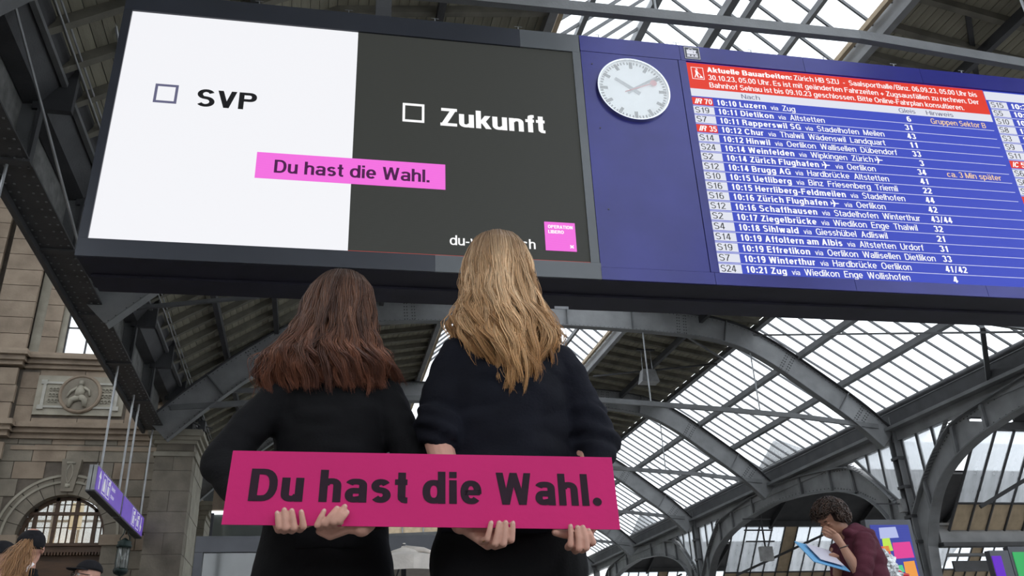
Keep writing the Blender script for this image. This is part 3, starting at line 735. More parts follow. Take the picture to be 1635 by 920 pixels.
# arched window
wa = empty('window_12', 'arched window with brown timber glazing bars', kind='structure')
def half_h(x): return math.sqrt(max(0, AR*AR-(x-AX)**2))
xs = [-1.40, -.98, -.33, .33, .98, 1.40]
for a, b in zip(xs, xs[1:]):
    n = 8
    for (z0, z1f) in ((5.75, 6.75), (6.8, None)):
        pa = [AX+a+(b-a)*i/n for i in range(n+1)]
        tops = [(p, YW+.42, max(z0+.01, min(AZ+half_h(p), z1f or 99))) for p in pa]
        if max(t[2] for t in tops) < z0+.1: continue
        MB().strip([(p, YW+.42, z0) for p in pa], tops, (0, .012, 0)).build('pane', M['wglass'], wa)
for x in xs[1:-1]: MB().box((AX+x-.06, YW+.3, 5.7), (AX+x+.06, YW+.44, AZ+half_h(AX+x))).build('mullion', M['wood'], wa)
for x in (-1.2, -.65, -.11, .11, .65, 1.2): MB().box((AX+x-.018, YW+.36, 5.7), (AX+x+.018, YW+.43, AZ+half_h(AX+x))).build('glazing_bar', M['wood'], wa)
MB().box((AX-1.6, YW+.28, 6.72), (AX+1.6, YW+.45, 6.82)).build('transom', M['wood'], wa)
for z in (6.3, 7.1): MB().box((AX-half_h(AX)*.95+max(0, z-AZ)*.3, YW+.38, z-.012), (AX+half_h(AX)*.95-max(0, z-AZ)*.3, YW+.43, z+.012)).build('glazing_bar', M['wood'], wa)
a_ = np.linspace(0, PI, 33)
MB().strip([(AX+(AR-.1)*math.cos(a), YW+.3, AZ+(AR-.1)*math.sin(a)) for a in a_], [(AX+AR*math.cos(a), YW+.3, AZ+AR*math.sin(a)) for a in a_], (0, .15, 0)).build('window_frame', M['wood'], wa)
dr = empty('door_1', 'brown panelled timber portal below the arched window', kind='structure')
MB().box((AX-1.62, YW+.3, 0), (AX+1.62, YW+.5, 5.5)).build('panelling', M['wood'], dr)
MB().box((AX-1.62, YW+.1, 5.42), (AX+1.62, YW+.5, 5.72)).box((AX-1.62, YW+.02, 5.62), (AX+1.62, YW+.3, 5.72)).build('cornice', M['wood'], dr)
dn = MB()
for k in range(30): dn.box((AX-1.5+k*.1, YW+.05, 5.32), (AX-1.5+k*.1+.06, YW+.2, 5.42))
dn.build('dentil_row', M['wood'], dr)
MB().box((AX-1.3, YW+.22, 4.3), (AX+1.3, YW+.32, 5.15)).build('raised_panel', M['wood'], dr)
MB().box((AX-1.62, YW+.15, 4.0), (AX+1.62, YW+.4, 4.15)).build('door_rail', M['wood'], dr)
MB().box((AX-.3, YW+.2, 2.6), (AX+.3, YW+.29, 3.9)).build('door_glass', M['wglass'], dr)
tag(MB().tube([(-8.40, YW+1.4, 6.43), (-8.40, YW+1.4, 7.33)], .22, 14).tube([(-8.40, YW+1.4, 7.28), (-8.40, YW+1.4, 9.05)], .015, 6).build('pendant_lamp', M['lampglow'], None, True), 'glowing warm cylindrical lamp behind the arched window', 'lamp')
MB().box((-12.5, YW+.5, 9.0), (-5, YW+6, 9.1)).build('room_ceiling', M['plaster'], wa)
ll = bpy.data.lights.new('pendant_light', 'POINT'); ll.energy = 60; ll.color = (1, .72, .42); ll.shadow_soft_size = .3
lo_ = bpy.data.objects.new('pendant_light', ll); COL.objects.link(lo_); lo_.location = (-8.40, YW+1.4, 5.8); lo_.parent = wa
rm = empty('wall_back', 'grey plastered room behind the arched window', kind='structure')
MB().box((-12.5, YW+5.9, 0), (-6.2, YW+6.1, 6.1)).build('back_wall', M['plaster'], rm)
for k in range(6):
    MB().box((-12.5+k*1.05+.04, YW+6, 6.1), (-12.5+(k+1)*1.05-.04, YW+6.02, 9.0)).build('pane', M['glass'], rm); MB().box((-12.5+k*1.05-.04, YW+5.95, 6.1), (-12.5+k*1.05+.04, YW+6.07, 9.0)).build('mullion', M['wood'], rm)
MB().box((-12.5, YW+5.95, 7.5), (-6.2, YW+6.07, 7.58)).build('transom', M['wood'], rm)
# cornices (mouldings) – stepped boxes with the break-forward of the pilaster at far left
def cornice(z, prof, m, nm, x0=-22, x1=-5.3, brk=-10.75):
    for i, (dz0, dz1, dp) in enumerate(prof):
        MB().box((brk, YW-dp, z+dz0), (x1, YW+.1, z+dz1)).box((x0, YW-dp-.35, z+dz0), (brk+dp*.6, YW+.1, z+dz1)).build(nm, M[m], wl)
cornice(9.35, [(0, .18, .12), (.18, .34, .28), (.34, .46, .45), (.46, .56, .36)], 'stone', 'cornice_moulding')
cornice(12.0, [(0, .14, .14), (.14, .3, .3), (.3, .42, .48), (.42, .55, .38)], 'stone', 'cornice_moulding')
MB().box((-10.6, YW-.05, 8.95), (-5.3, YW+.1, 9.1)).build('string_course', M['stone'], wl)
# frieze blocks
for r, z in enumerate((9.95, 10.6, 11.25)):
    x = -10.7+(r % 2)*.0
    for (a, b) in ((-10.75, -10.15), (-7.0, -5.9), (-5.9, -5.2)): blk(a, b, z, z+.65, 'stone')
for j in range(9): blk(-10.15+j*.35*1, -10.15+(j+1)*.35, 11.72, 11.98, 'stone') if False else None
blk(-10.15, -8.6, 11.75, 12.0); blk(-8.6, -7.0, 11.75, 12.0); blk(-10.15, -8.6, 9.9, 10.15); blk(-8.6, -7.0, 9.9, 10.15)
# pilaster left of the frieze
x0, x1 = -22, -10.75
for r in range(15):
    z = 4.2+r*.62 if r < 8 else 9.95+(r-8)*.66
    if r < 8 or z < 11.6:
        h = .62 if r < 8 else .66
        x = -13.6+(r % 2)*.7
        for k in range(3):
            a, b = x+k*1.4, min(x+(k+1)*1.4, x1)
            if b-a > .1: blk(a, b, z, z+h, 'stone', yf=YW-.33)
# upper storey: pilaster shafts, window
for (a, b, yy) in ((-13.9, -12.2, .35), (-12.0, -10.7, .35), (-10.35, -9.75, .12)):
    for r in range(14): blk(a, b, 12.6+r*.66, 13.26+r*.66, 'stone', yf=YW-yy)
MB().box((-10.7, YW-.05, 12.55), (-10.35, YW+.3, 22)).build('reveal', M['stone_light'], wl)
MB().box((-9.75, YW-.02, 12.55), (-9.55, YW+.3, 22)).build('window_surround', M['stone_light'], wl)
MB().box((-9.7, YW-.08, 12.5), (-6.2, YW+.3, 12.66)).build('window_sill', M['stone_light'], wl)
wu = empty('window_13', 'bright upper window beside the stone pilaster', kind='structure')
for a, b in ((-9.55, -8.8), (-8.8, -8.05), (-8.05, -7.3)):
    for z0, z1 in ((12.66, 13.75), (13.75, 14.85), (14.85, 16)): MB().box((a+.02, YW+.1, z0+.02), (b-.02, YW+.112, z1-.02)).build('pane', M['glass'], wu)
for x in (-9.53, -8.8, -8.05, -7.3): MB().box((x-.03, YW+.06, 12.66), (x+.03, YW+.16, 16)).build('mullion', M['steel_dark'], wu)
for z in (13.75, 14.85): MB().box((-9.55, YW+.06, z-.02), (-7.3, YW+.15, z+.02)).build('glazing_bar', M['steel_dark'], wu)
MB().box((-7.3, YW, 12.55), (-5, YW+.4, 22)).build('upper_wall', M['stone'], wl)
# grey-green vault arch at far left edge
va = empty('arch_rib', 'pale grey-green moulded vault rib at the left edge', 'rib')
for k, (dr_, c, p) in enumerate(((0, 'plaster', .2), (.35, 'stone_light', .35), (.6, 'plaster', .5))):
    a_ = np.linspace(-.25, 1.3, 20); cx, cz, R0 = -21.5, 12.0, 7.2+dr_*1.1
    MB().strip([(cx+R0*math.cos(a), YW-1.6-p, cz+R0*1.25*math.sin(a)) for a in a_], [(cx+(R0+.42)*math.cos(a), YW-1.6-p, cz+(R0+.42)*1.25*math.sin(a)) for a in a_], (0, 1.0, 0)).build('moulding', M[c], va)
# roundel relief panel
rp = empty('relief_panel', 'carved relief panel with a seated figure in a roundel on the stone wall', 'relief', (-8.62, YW, 11.0))
MB().box((-1.52, -.07, -.75), (1.52, .1, .75)).build('slab', M['stone_light'], rp)
for a, b in (((-1.3, -.13, -.5), (1.3, -.07, -.42)), ((-1.3, -.13, .42), (1.3, -.07, .5)), ((-1.3, -.13, -.5), (-1.2, -.07, .5)), ((1.2, -.13, -.5), (1.3, -.07, .5)), ((-1.38, -.14, -.56), (-1.18, -.069, -.4)), ((-1.38, -.14, .4), (-1.18, -.069, .56)), ((1.18, -.14, -.56), (1.38, -.069, -.4)), ((1.18, -.14, .4), (1.38, -.069, .56))):
    MB().box(a, b).build('scroll_border', M['plaster'], rp)
for s in (-1, 1):
    sc = MB()
    for k in range(9):
        x = s*(.78+.12*(k % 3)); z = -.22+.22*(k//3)
        sc.tube([(x+.06*math.cos(t), -.1, z+.06*math.sin(t)) for t in np.linspace(0, 5, 8)], .022, 5)
    sc.build('scrollwork', M['stone_light'], rp, True)
def disc_y(mb, c, prof, n=40):
    b = len(mb.v)
    for r, y in prof:
        for k in range(n): mb.v.append((c[0]+r*math.cos(2*PI*k/n), c[1]+y, c[2]+r*math.sin(2*PI*k/n)))
    for i in range(len(prof)-1):
        for k in range(n): k2 = (k+1) % n; mb.f.append((b+i*n+k, b+i*n+k2, b+(i+1)*n+k2, b+(i+1)*n+k))
    mb.f.append(tuple(b+(len(prof)-1)*n+k for k in range(n)))
    return mb
disc_y(MB(), (0, 0, .05), [(.74, 0), (.74, -.16), (.7, -.2), (.66, -.2), (.62, -.15)]).build('roundel_rim', M['stone'], rp)
disc_y(MB(), (0, 0, .05), [(.62, -.1), (.62, -.155), (.6, -.16)]).build('roundel_field', M['stone_grey'], rp)
fg = MB()
fg.lathe((0, -.2, .45), [(.001, -.11), (.08, -.08), (.1, 0), (.08, .08), (.001, .11)], 10)
fg.tube([(0, -.18, .36), (0, -.2, .15), (-.03, -.2, -.08)], [.07, .17, .15], 8)
fg.tube([(.02, -.2, -.08), (-.25, -.22, -.22), (-.3, -.2, -.48)], [.14, .11, .07], 8).tube([(.02, -.2, -.08), (.2, -.22, -.2), (.22, -.2, -.46)], [.14, .11, .07], 8)
fg.tube([(-.12, -.2, .28), (-.3, -.22, .12), (-.42, -.2, -.1)], [.06, .05, .04], 6).tube([(.12, -.2, .28), (.3, -.22, .16), (.35, -.2, -.05)], [.06, .05, .04], 6)
fg.build('seated_figure', M['stone_light'], rp, True)

# stone pier carrying the girder
pier = empty('stone_pier', 'square sandstone pier with moulded capital under the end of the left girder', 'pier', (-4.95, 32.0, 0))
z = 3.0; r = 0
while z < 9.0:
    h = .72
    spl = (-.62, 0.02, .68) if r % 2 else (-.62, .68)
    for a, b in zip(spl, spl[1:]):
        MB().box((a+.008, 0, z+.008), (b-.008, .7, z+h-.008)).build('stone_block', M['stone_grey'], pier)
    ys = (.02, .75, 1.5, 2.3, 3.2) if r % 2 else (.0, .45, 1.1, 1.9, 2.7, 3.2)
    for a, b in zip(ys[0 if r % 2 else 1:], ys[1 if r % 2 else 2:]):
        MB().box((.1, max(a, .705)+.008, z+.008), (.68+.01*(r % 2), b-.008, z+h-.008)).build('stone_block', M['stone_light'], pier)
    z += h; r += 1
MB().box((-.58, .02, 0), (.64, 3.2, 9.2)).build('pier_core', M['mortar'], pier)
for dz0, dz1, p in ((8.55, 8.7, .06), (9.0, 9.12, .08), (9.12, 9.25, .18), (9.25, 9.4, .3), (9.4, 9.5, .22)):
    MB().box((-.62-p, -p, dz0), (.68+p, 3.2+p, dz1)).build('capital_moulding', M['stone_light'], pier)
jk = MB()
for k in range(26):
    a = Vector((random.uniform(-.3, .9), random.uniform(0, .8), 9.75+random.uniform(-.2, .3))); b = a+Vector((random.uniform(-.5, .5), random.uniform(-.3, .3), random.uniform(-.15, .15)))
    jk.tube([a, b], random.uniform(.02, .05), 5)
jk.box((-.2, .1, 9.5), (.5, .6, 10.0)).box((.7, .0, 9.55), (.95, .4, 9.9))
tag(jk.build('cable_bundle', M['steel_dark'], None, loc=(-4.95, 32, 0)), 'tangle of dark cables and fittings on top of the stone pier', 'cables', kind='stuff')
# second, more distant stone corner
p2 = empty('stone_pier', 'distant pale stone corner with stepped cornice right of the near pier', 'pier', (-5.6, 44, 0))
for k in range(10): MB().box((-1.5, .01, k*.9), (.6, 8, k*.9+.885)).build('stone_block', M['stone_light'], p2)
for dz0, dz1, p in ((8.5, 8.7, .1), (8.7, 8.9, .22), (8.9, 9.1, .38), (9.1, 9.3, .5)): MB().box((-1.5, -p, dz0), (.55+p, 8, dz1)).build('cornice_moulding', M['stone_light'], p2)
# far end of hall behind the women
fe = empty('wall_end', 'pale end wall and dark glazed shopfronts at the far end of the hall', kind='structure')
MB().box((-8, 84, 14.2), (24, 84.5, 21)).build('end_wall', M['beige'], fe)
MB().box((-8, 83.9, 0.), (24, 84.4, 13.4)).build('shopfront', M['kglass'], fe)
for k in range(16): MB().box((-7.5+k*2, 83.8, 14.3), (-7.38+k*2, 84, 21)).build('panel_joint', M['steel_light'], fe)
MB().box((-8, 83.6, 13.2), (24, 84, 14.3)).build('fascia', M['slate'], fe)
# block closing the view left of the far hall
MB().box((-7.2, 35.6, 0), (-6.0, 84, 11)).build('side_facade', M['stone'], fe)

# ------------------------------------------------ kiosk, parasols
k = empty('glass_kiosk', 'slate-framed glazed kiosk behind the left end of the pink sign', 'kiosk', (-2.2, 16, 0))
kx0 = Vector((-1.923, 16.000, 2.936)).x-(-2.2); kz = Vector((-1.938, 16.000, 3.073)).z
MB().box((kx0, -.06, kz-.22), (kx0+4.2, .1, kz)).build('head_rail', M['slate'], k)
for x in (kx0, kx0+1.35, kx0+2.7, kx0+4.1): MB().box((x, -.05, 0), (x+.14, .09, kz-.2)).build('post', M['slate'], k)
for x in (kx0+.14, kx0+1.49, kx0+2.84): MB().box((x+.01, 0, .1), (x+1.2, .02, kz-.22)).build('pane', M['kglass'], k)
MB().box((kx0, -.05, kz), (kx0+4.2, 3, kz+.05)).build('roof_sheet', M['slate'], k)
MB().box((kx0, 0, 0), (kx0+.1, 3, kz)).build('side_panel', M['kglass'], k)
bx = empty('dark_shopfront', 'dark glazed shopfront with a lit strip above it beyond the kiosk', 'shopfront', (-3.4, 40, 0))
MB().box((-.9, 0, 0), (3.6, .3, 8.0)).build('glazing', M['kglass'], bx)
MB().box((-.9, -.05, 8.05), (3.6, .3, 8.15)).build('lit_strip', M['tube'], bx)
MB().box((-.9, .0, 8.2), (3.6, .3, 9.6)).build('fascia', M['stone'], bx)
for x in (-.9, 1.3, 3.5): MB().box((x, -.08, 0), (x+.12, 0, 8.05)).build('post', M['slate'], bx)
def parasol(x, y, z, r, label):
    t = empty('parasol', label, 'parasol', (x, y, 0), 'cafe parasols')
    n = 8; cn = MB(); b = []
    for rr, zz in ((.03, z), (r*.5, z-.13), (r, z-.24), (r, z-.44)):
        for kk in range(n*2):
            a = PI*kk/n; q = rr*(1 if kk % 2 == 0 else .965); cn.v.append((q*math.cos(a), q*math.sin(a), zz-(0 if kk % 2 == 0 else .0)))
    for i in range(3):
        for kk in range(n*2): k2 = (kk+1) % (n*2); cn.f.append((i*n*2+kk, i*n*2+k2, (i+1)*n*2+k2, (i+1)*n*2+kk))
    cn.build('canopy', M['canvas'], t)
    MB().tube([(0, 0, 0), (0, 0, z+.1)], .04, 8).build('pole', M['slate'], t, True)
    tp = MB(); tp.lathe((0, 0, z), [(.3, -.08), (.2, .0), (.05, .05), (.02, .12)], 10); tp.tube([(0, 0, z+.03), (.3, -.1, z-.0), (.5, -.1, z-.06)], [.06, .04, .02], 6)
    tp.build('vent_cap', M['canvas'], t, True)
    for kk in range(8): MB().beam((0, 0, z-.05), (r*.97*math.cos(PI*kk/4), r*.97*math.sin(PI*kk/4), z-.27), .02, .03).build('rib', M['slate'], t)
    return t
q = Vector((1.458, 14.000, 2.563)); parasol(q.x, 14, q.z, 1.35, 'grey-white cafe parasol visible between the two women')
tag(MB().box((-1.2, 17, 0), (3.4, 17.4, Vector((1.954, 17.000, 2.714)).z)).build('menu_wall', M['brownwall']), 'brown wooden counter wall under the parasol', 'counter')

# hanging direction signs and their rods
def hang_sign(y0, y1, label, which):
    t = empty('direction_sign', label, 'sign', (-5.62, y0, 0), 'hanging direction signs')
    z0, z1 = 5.70, 6.36
    L = y1-y0
    MB().box((-.09, 0, z0), (.0, L, z1)).build('casing', M['signgrey'], t); MB().box((-.20, 0, z0), (-.11, L, z1)).build('casing', M['signgrey'], t)
    MB().box((-.21, 0, z0-.04), (.02, L, z0)).build('bottom_rail', M['steel_dark'], t)
    MB().box((.001, .06, z0+.03), (.02, L-.05, z1-.03)).build('purple_face', M['purple'], t)
    g_ = MB(); X = .022
    def q(a, b): 
        g_.box((X, a[0], a[1]), (X+.006, b[0], b[1]))
    def frame(a, b, w=.02):
        q(a, (b[0], a[1]+w)); q((a[0], b[1]-w), b); q(a, (a[0]+w, b[1])); q((b[0]-w, a[1]), b)
    if which == 0:
        g_.prism([(X, .38, 6.22), (X, .24, 6.02), (X, .52, 6.02)], (.006, 0, 0)); q((.34, 5.72), (.42, 6.05))
        frame((.75, 5.7), (1.2, 6.22)); frame((1.28, 5.7), (1.73, 6.22))
        q((.85, 5.78), (1.1, 5.92)); g_.prism([(X, .85, 5.92), (X, 1.1, 5.92), (X, 1.02, 6.12), (X, .92, 6.12)], (.006, 0, 0))
        q((1.42, 5.78), (1.6, 6.02)); g_.lathe((X, 1.51, 6.1), [(.05, -.05), (.05, .05)], 8)
        t1 = text_mesh('Bahnhof-', .17, M['signwhite'], .02); t2 = text_mesh('strasse', .17, M['signwhite'], .02)
        for tm, zz in ((t1, 6.10), (t2, 5.88)):
            o = link('lettering', tm, t, (X+.004, 1.9, zz)); o.rotation_euler = (PI/2, 0, PI/2)
    else:
        frame((1.6, 5.7), (2.1, 6.22)); frame((2.4, 5.7), (2.9, 6.22))
        q((1.75, 5.76), (1.95, 6.0)); g_.lathe((X, 1.85, 6.08), [(.05, -.05), (.05, .05)], 8)
        q((2.55, 5.8), (2.75, 6.0)); q((2.18, 5.92), (2.34, 5.97)); g_.lathe((X, 2.65, 6.08), [(.05, -.05), (.05, .05)], 8)
        g_.prism([(X, 3.25, 5.72), (X, 3.1, 5.92), (X, 3.4, 5.92)], (.006, 0, 0)); q((3.21, 5.9), (3.29, 6.2))
    g_.v = [(q_[0], q_[1], q_[2]+.07) for q_ in g_.v]; g_.build('pictograms', M['signwhite'], t)
    for yy in ((.6, L-.35) if which == 0 else (.45, L-.45)):
        MB().tube([(-.05, yy, z1-.02), (-.05, yy, 9.36)], .035, 6).build('hanger_rod', M['rod'], t)
    wr = MB(); n = int(L/.2)
    for i in range(n): wr.tube([(-.05, .1+i*.2, z1), (-.05, .2+i*.2, z1+.09), (-.05, .3+i*.2, z1)], .006, 4)
    tag(wr.build('bird_spikes', M['rod'], t), kind='stuff')
hang_sign(24.3, 27.9, 'nearer purple hanging direction sign with white up arrow and pictograms', 0)
hang_sign(28.05, 31.85, 'farther purple hanging direction sign with white down arrow', 1)
q = Vector((-4.718, 12.000, 7.465)); 
tag(MB().tube([(-5.65, 14.33, 9.3), (-5.65, 14.33, 3.2)], .03, 6).build('hanger_rod', M['rod']), 'dark vertical hanger rod dropping from the left girder at the picture edge', 'rod')

# wall lantern
ln = empty('wall_lantern', 'ornate dark iron lantern hanging below the purple signs', 'lantern', (Vector((-5.765, 30.000, 4.986)).x, 30, Vector((-5.655, 30.000, 4.225)).z))
ln.scale = (.64, .64, .92)
MB().lathe((0, 0, 0), [(.03, -.1), (.05, 0), (.3, .08), (.36, .16), (.33, .24)], 16).build('base', M['iron'], ln, True)
MB().lathe((0, 0, .24), [(.28, 0), (.28, .68)], 16).build('glass_cylinder', M['lampglass'], ln, True)
MB().lathe((0, 0, .92), [(.33, 0), (.38, .08), (.3, .14), (.34, .2), (.2, .26), (.06, .34)], 16).build('crown', M['iron'], ln, True)
for kk in range(8): MB().tube([(.3*math.cos(kk*PI/4), .3*math.sin(kk*PI/4), .22), (.3*math.cos(kk*PI/4), .3*math.sin(kk*PI/4), .95)], .015, 5).build('rib', M['iron'], ln)
ch = MB()
for s in (-1, 1): ch.tube([(s*.2, 0, 1.1), (s*.24, 0, 1.25), (s*.1, 0, 1.4), (s*.06, 0, 1.75)], .025, 6)
ch.tube([(.22*math.cos(t), 0, 1.98+.22*math.sin(t)) for t in np.linspace(-1, 4.5, 14)], .035, 6); ch.tube([(0, .1, 2.1), (0, .8, 2.2), (0, 2.5, 2.1), (0, 4.6, 1.9)], .04, 6)
ch.build('scroll_bracket', M['iron'], ln, True)

# box lamp hung under the boarded panel
bl = empty('box_lamp', 'grey box-shaped lamp hanging under the boarded roof right of the blonde woman', 'lamp', (Vector((14.811, 35.000, 13.113)).x, 35, Vector((14.804, 35.000, 13.052)).z))
MB().add([(-.42, -.3, 0), (.42, -.3, 0), (.42, .3, 0), (-.42, .3, 0), (-.3, -.2, .62), (.3, -.2, .62), (.3, .2, .62), (-.3, .2, .62)],
         [(0,1,5,4),(1,2,6,5),(2,3,7,6),(3,0,4,7),(4,5,6,7),(0,3,2,1)]).build('housing', M['floodgrey'], bl)
for s in (-1, 1): MB().tube([(s*.25, 0, .6), (s*.22, 0, 1.6)], .015, 5).build('hanger', M['rod'], bl)
MB().box((-.45, -.06, 1.6), (.45, .06, 1.68)).build('mounting_bar', M['steel_dark'], bl)
MB().tube([(.0, 0, 1.68), (.0, 0, 14.75-bl.location.z)], .02, 5).build('hanger', M['rod'], bl)
t = empty('tube_lamp', 'bright linear tube lamp in the near side shed, top right of the arch', 'lamp', Vector((24.396, 26.000, 8.820)))
MB().box((-.9, -.05, 0), (.9, .05, .06)).build('tube', M['tube'], t); MB().box((-.95, -.1, .06), (.95, .1, .12)).build('housing', M['steel_dark'], t)
p = Vector((24.329, 44.000, 6.411)); t = empty('flood_lamp', 'small white floodlight box inside the middle arch', 'lamp', (p.x, 44, p.z-.1))
MB().box((-.35, -.15, 0), (.35, .15, .75)).build('housing', M['floodgrey'], t); MB().tube([(0, 0, .75), (0, 0, 3.2)], .05, 6).build('stem', M['steel_dark'], t)
for zz in (1.0, 1.6, 2.2): MB().box((-1.1, -.04, zz), (.6, .04, zz+.07)).build('rung', M['steel_dark'], t)
p = Vector((22.204, 29.500, 6.164)); t = empty('loudspeaker', 'small white loudspeaker on a bracket beside the steel column', 'loudspeaker', (23.66, 31.05, 6.72))
MB().box((-.14, -.12, -.26), (.1, .12, .26)).build('cabinet', M['floodgrey'], t); MB().box((-1.2, -.02, .05), (.14, .02, .1)).build('bracket', M['steel_dark'], t)
# bird-wire pins on top edge of the board are built with the board
# ------------------------------------------------ the big display board
BA = math.radians(2.2)
bd = empty('departure_board', 'huge hanging display board with advertising screens, clock and blue departure table', 'display board', (0, 10, 0), rotz=-BA)
def bbox(u0, z0, u1, z1, d0, d1, name, m, parent=None, kind=None):   # d: distance in front of the board face (towards viewer)
    o = MB().box((u0, -d1, z0), (u1, -d0, z1)).build(name, M[m], parent or bd)
    if kind: o['kind'] = kind
    return o
UE = 16.4
# outer frame pieces; the paler right ones have a reflection painted in
bbox(-3.0, 9.41, 2.7, 9.75, -.5, .03, 'frame_top', 'frame_dk'); bbox(2.702, 9.41, 3.64, 9.75, -.5, .03, 'frame_top', 'frame_sheen')
bbox(-3.0, 5.49, 1.39, 5.735, -.5, .03, 'frame_bottom', 'frame_dk'); bbox(1.392, 5.49, 3.66, 5.735, -.5, .03, 'frame_bottom', 'frame_sheen')
bbox(-3.0, 5.737, -2.89, 9.408, -.5, .03, 'frame_side', 'frame_dk'); bbox(3.52, 5.737, 3.645, 9.408, -.5, .03, 'frame_side', 'frame_sheen')
for a, b in ((3.648, 5.30), (5.302, 7.45), (7.452, 9.6), (9.602, 11.7), (11.702, 14), (14.002, UE)):
    bbox(a+.004, 9.445, b, 9.75, -.5, .03, 'blue_top_panel', 'blue'); bbox(a+.004, 5.49, b, 5.675, -.5, .03, 'blue_bottom_panel', 'blue')
bbox(3.655, 5.68, 5.245, 9.44, -.5, .025, 'blue_clock_panel', 'blue'); bbox(5.255, 5.68, 5.385, 9.44, -.5, .03, 'blue_mullion', 'blue')
bbox(UE-.2, 5.68, UE, 9.44, -.5, .03, 'blue_mullion', 'blue')
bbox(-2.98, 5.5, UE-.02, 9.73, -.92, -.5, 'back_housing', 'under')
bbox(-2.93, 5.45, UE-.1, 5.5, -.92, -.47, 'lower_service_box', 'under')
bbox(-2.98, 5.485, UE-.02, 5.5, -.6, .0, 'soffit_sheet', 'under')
# screens
sw = bbox(-2.89, 5.735, .255, 9.41, -.1, 0, 'white_screen', 'white_s'); sb = bbox(.257, 5.735, 3.52, 9.41, -.1, 0, 'black_screen', 'black_s')
sb['label'] = 'black right half of the advertising screen'; sw['label'] = 'white left half of the advertising screen'
bbox(.257, 5.738, 3.52, 5.752, .001, .006, 'red_line', 'redline', sb)
def ring(u0, z0, u1, z1, w, m, parent, nm='checkbox'):
    mb = MB()
    for a, b in (((u0, z0), (u1, z0+w)), ((u0, z1-w), (u1, z1)), ((u0, z0+w), (u0+w, z1-w)), ((u1-w, z0+w), (u1, z1-w))):
        mb.box((a[0], -.008, a[1]), (b[0], -.002, b[1]))
    return mb.build(nm, M[m], parent)
def btext(body, u, z, cap, m, parent, bold=0., width=None, nm='lettering', d=.008, shear=0., spacing=1.):
    me = text_mesh(body, cap/.70, M[m], bold, .001, width, spacing, shear)
    o = link(nm, me, parent, (u, -d, z)); o.rotation_euler = (PI/2, 0, 0); o['kind'] = 'stuff'; return o
def bletters(body, u, z, cap, m, parent, w, width, d=.008):
    for mb in text_letters(body, cap, w, width):
        o = mb.build('letter', M[m], parent); o.location = (u, -d, z); o.rotation_euler = (PI/2, 0, 0)
ring(-2.42, 7.865, -2.12, 8.175, .035, 'inkgy', sw); bletters('SVP', -1.87, 7.855, .285, 'ink', sw, .185, .79)
ring(.93, 7.865, 1.24, 8.185, .035, 'txtw', sb); bletters('Zukunft', 1.47, 7.84, .31, 'txtw', sb, .19, 1.53)
pk = bbox(-1.0, 6.77, 1.535, 7.175, .001, .012, 'pink_strip', 'pink_s'); bletters('Du hast die Wahl.', -.76, 6.86, .205, 'pinkink', pk, .17, 2.07, d=.02)
btext('du-waehlst.ch', 1.59, 5.91, .15, 'txtw', sb, .012, 1.17)
ps = bbox(2.905, 5.905, 3.34, 6.35, .001, .012, 'pink_square', 'pink_s')
btext('OPERATION', 2.95, 6.245, .052, 'txtw', ps, .04, .35, d=.02); btext('LIBERO', 2.95, 6.165, .052, 'txtw', ps, .04, .22, d=.02)
x_ = MB().beam((3.25, -.016, 5.95), (3.295, -.016, 5.99), .012, .02, (0, 1, 0)).beam((3.25, -.016, 5.99), (3.295, -.016, 5.95), .012, .02, (0, 1, 0)); x_.build('cross_mark', M['txtw'], ps)
# departures
ds = bbox(5.388, 5.68, UE-.2, 9.44, -.1, 0, 'departure_screen', 'blue_s')
rb = bbox(5.388, 8.925, 10.735, 9.43, .001, .006, 'red_notice', 'red_s')
btext('Aktuelle Bauarbeiten:', 5.73, 9.27, .10, 'txtw', rb, .035, 1.46)
btext('Zürich HB SZU  -  Saalsporthalle/Binz. 06.09.23, 05.00 Uhr bis', 7.23, 9.27, .10, 'txtw', rb, .012, 3.36)
btext('30.10.23, 05.00 Uhr. Es ist mit geänderten Fahrzeiten + Zugsausfällen zu rechnen. Der', 5.73, 9.115, .10, 'txtw', rb, .012, 4.85)
btext('Bahnhof Selnau ist bis 09.10.23 geschlossen. Bitte Online-Fahrplan konsultieren.', 5.73, 8.965, .10, 'txtw', rb, .012, 4.52)
ring(5.46, 9.11, 5.665, 9.345, .008, 'txtw', rb, 'icon_frame')
ic = MB().tube([(5.55, -.01, 9.30), (5.551, -.01, 9.302)], .018, 8)
ic.prism([(5.525, -.01, 9.285), (5.56, -.01, 9.28), (5.575, -.01, 9.23), (5.56, -.01, 9.21), (5.57, -.01, 9.14), (5.555, -.01, 9.14), (5.54, -.01, 9.2), (5.515, -.01, 9.14), (5.5, -.01, 9.14), (5.53, -.01, 9.22)], (0, .004, 0))
ic.prism([(5.58, -.01, 9.14), (5.645, -.01, 9.14), (5.62, -.01, 9.18), (5.60, -.01, 9.18)], (0, .004, 0)); ic.beam((5.55, -.008, 9.26), (5.61, -.008, 9.19), .006, .004, (0, 1, 0))
ic.build('worker_icon', M['txtw'], rb)
hb = bbox(5.388, 8.775, 10.735, 8.92, .001, .006, 'table_header', 'hdr_s')
btext('Nach', 6.24, 8.80, .085, 'inkgy', hb, .004, .31); btext('Gleis', 9.0, 8.80, .085, 'inkgy', hb, .004, .30); btext('Hinweis', 9.50, 8.80, .085, 'inkgy', hb, .004, .5)
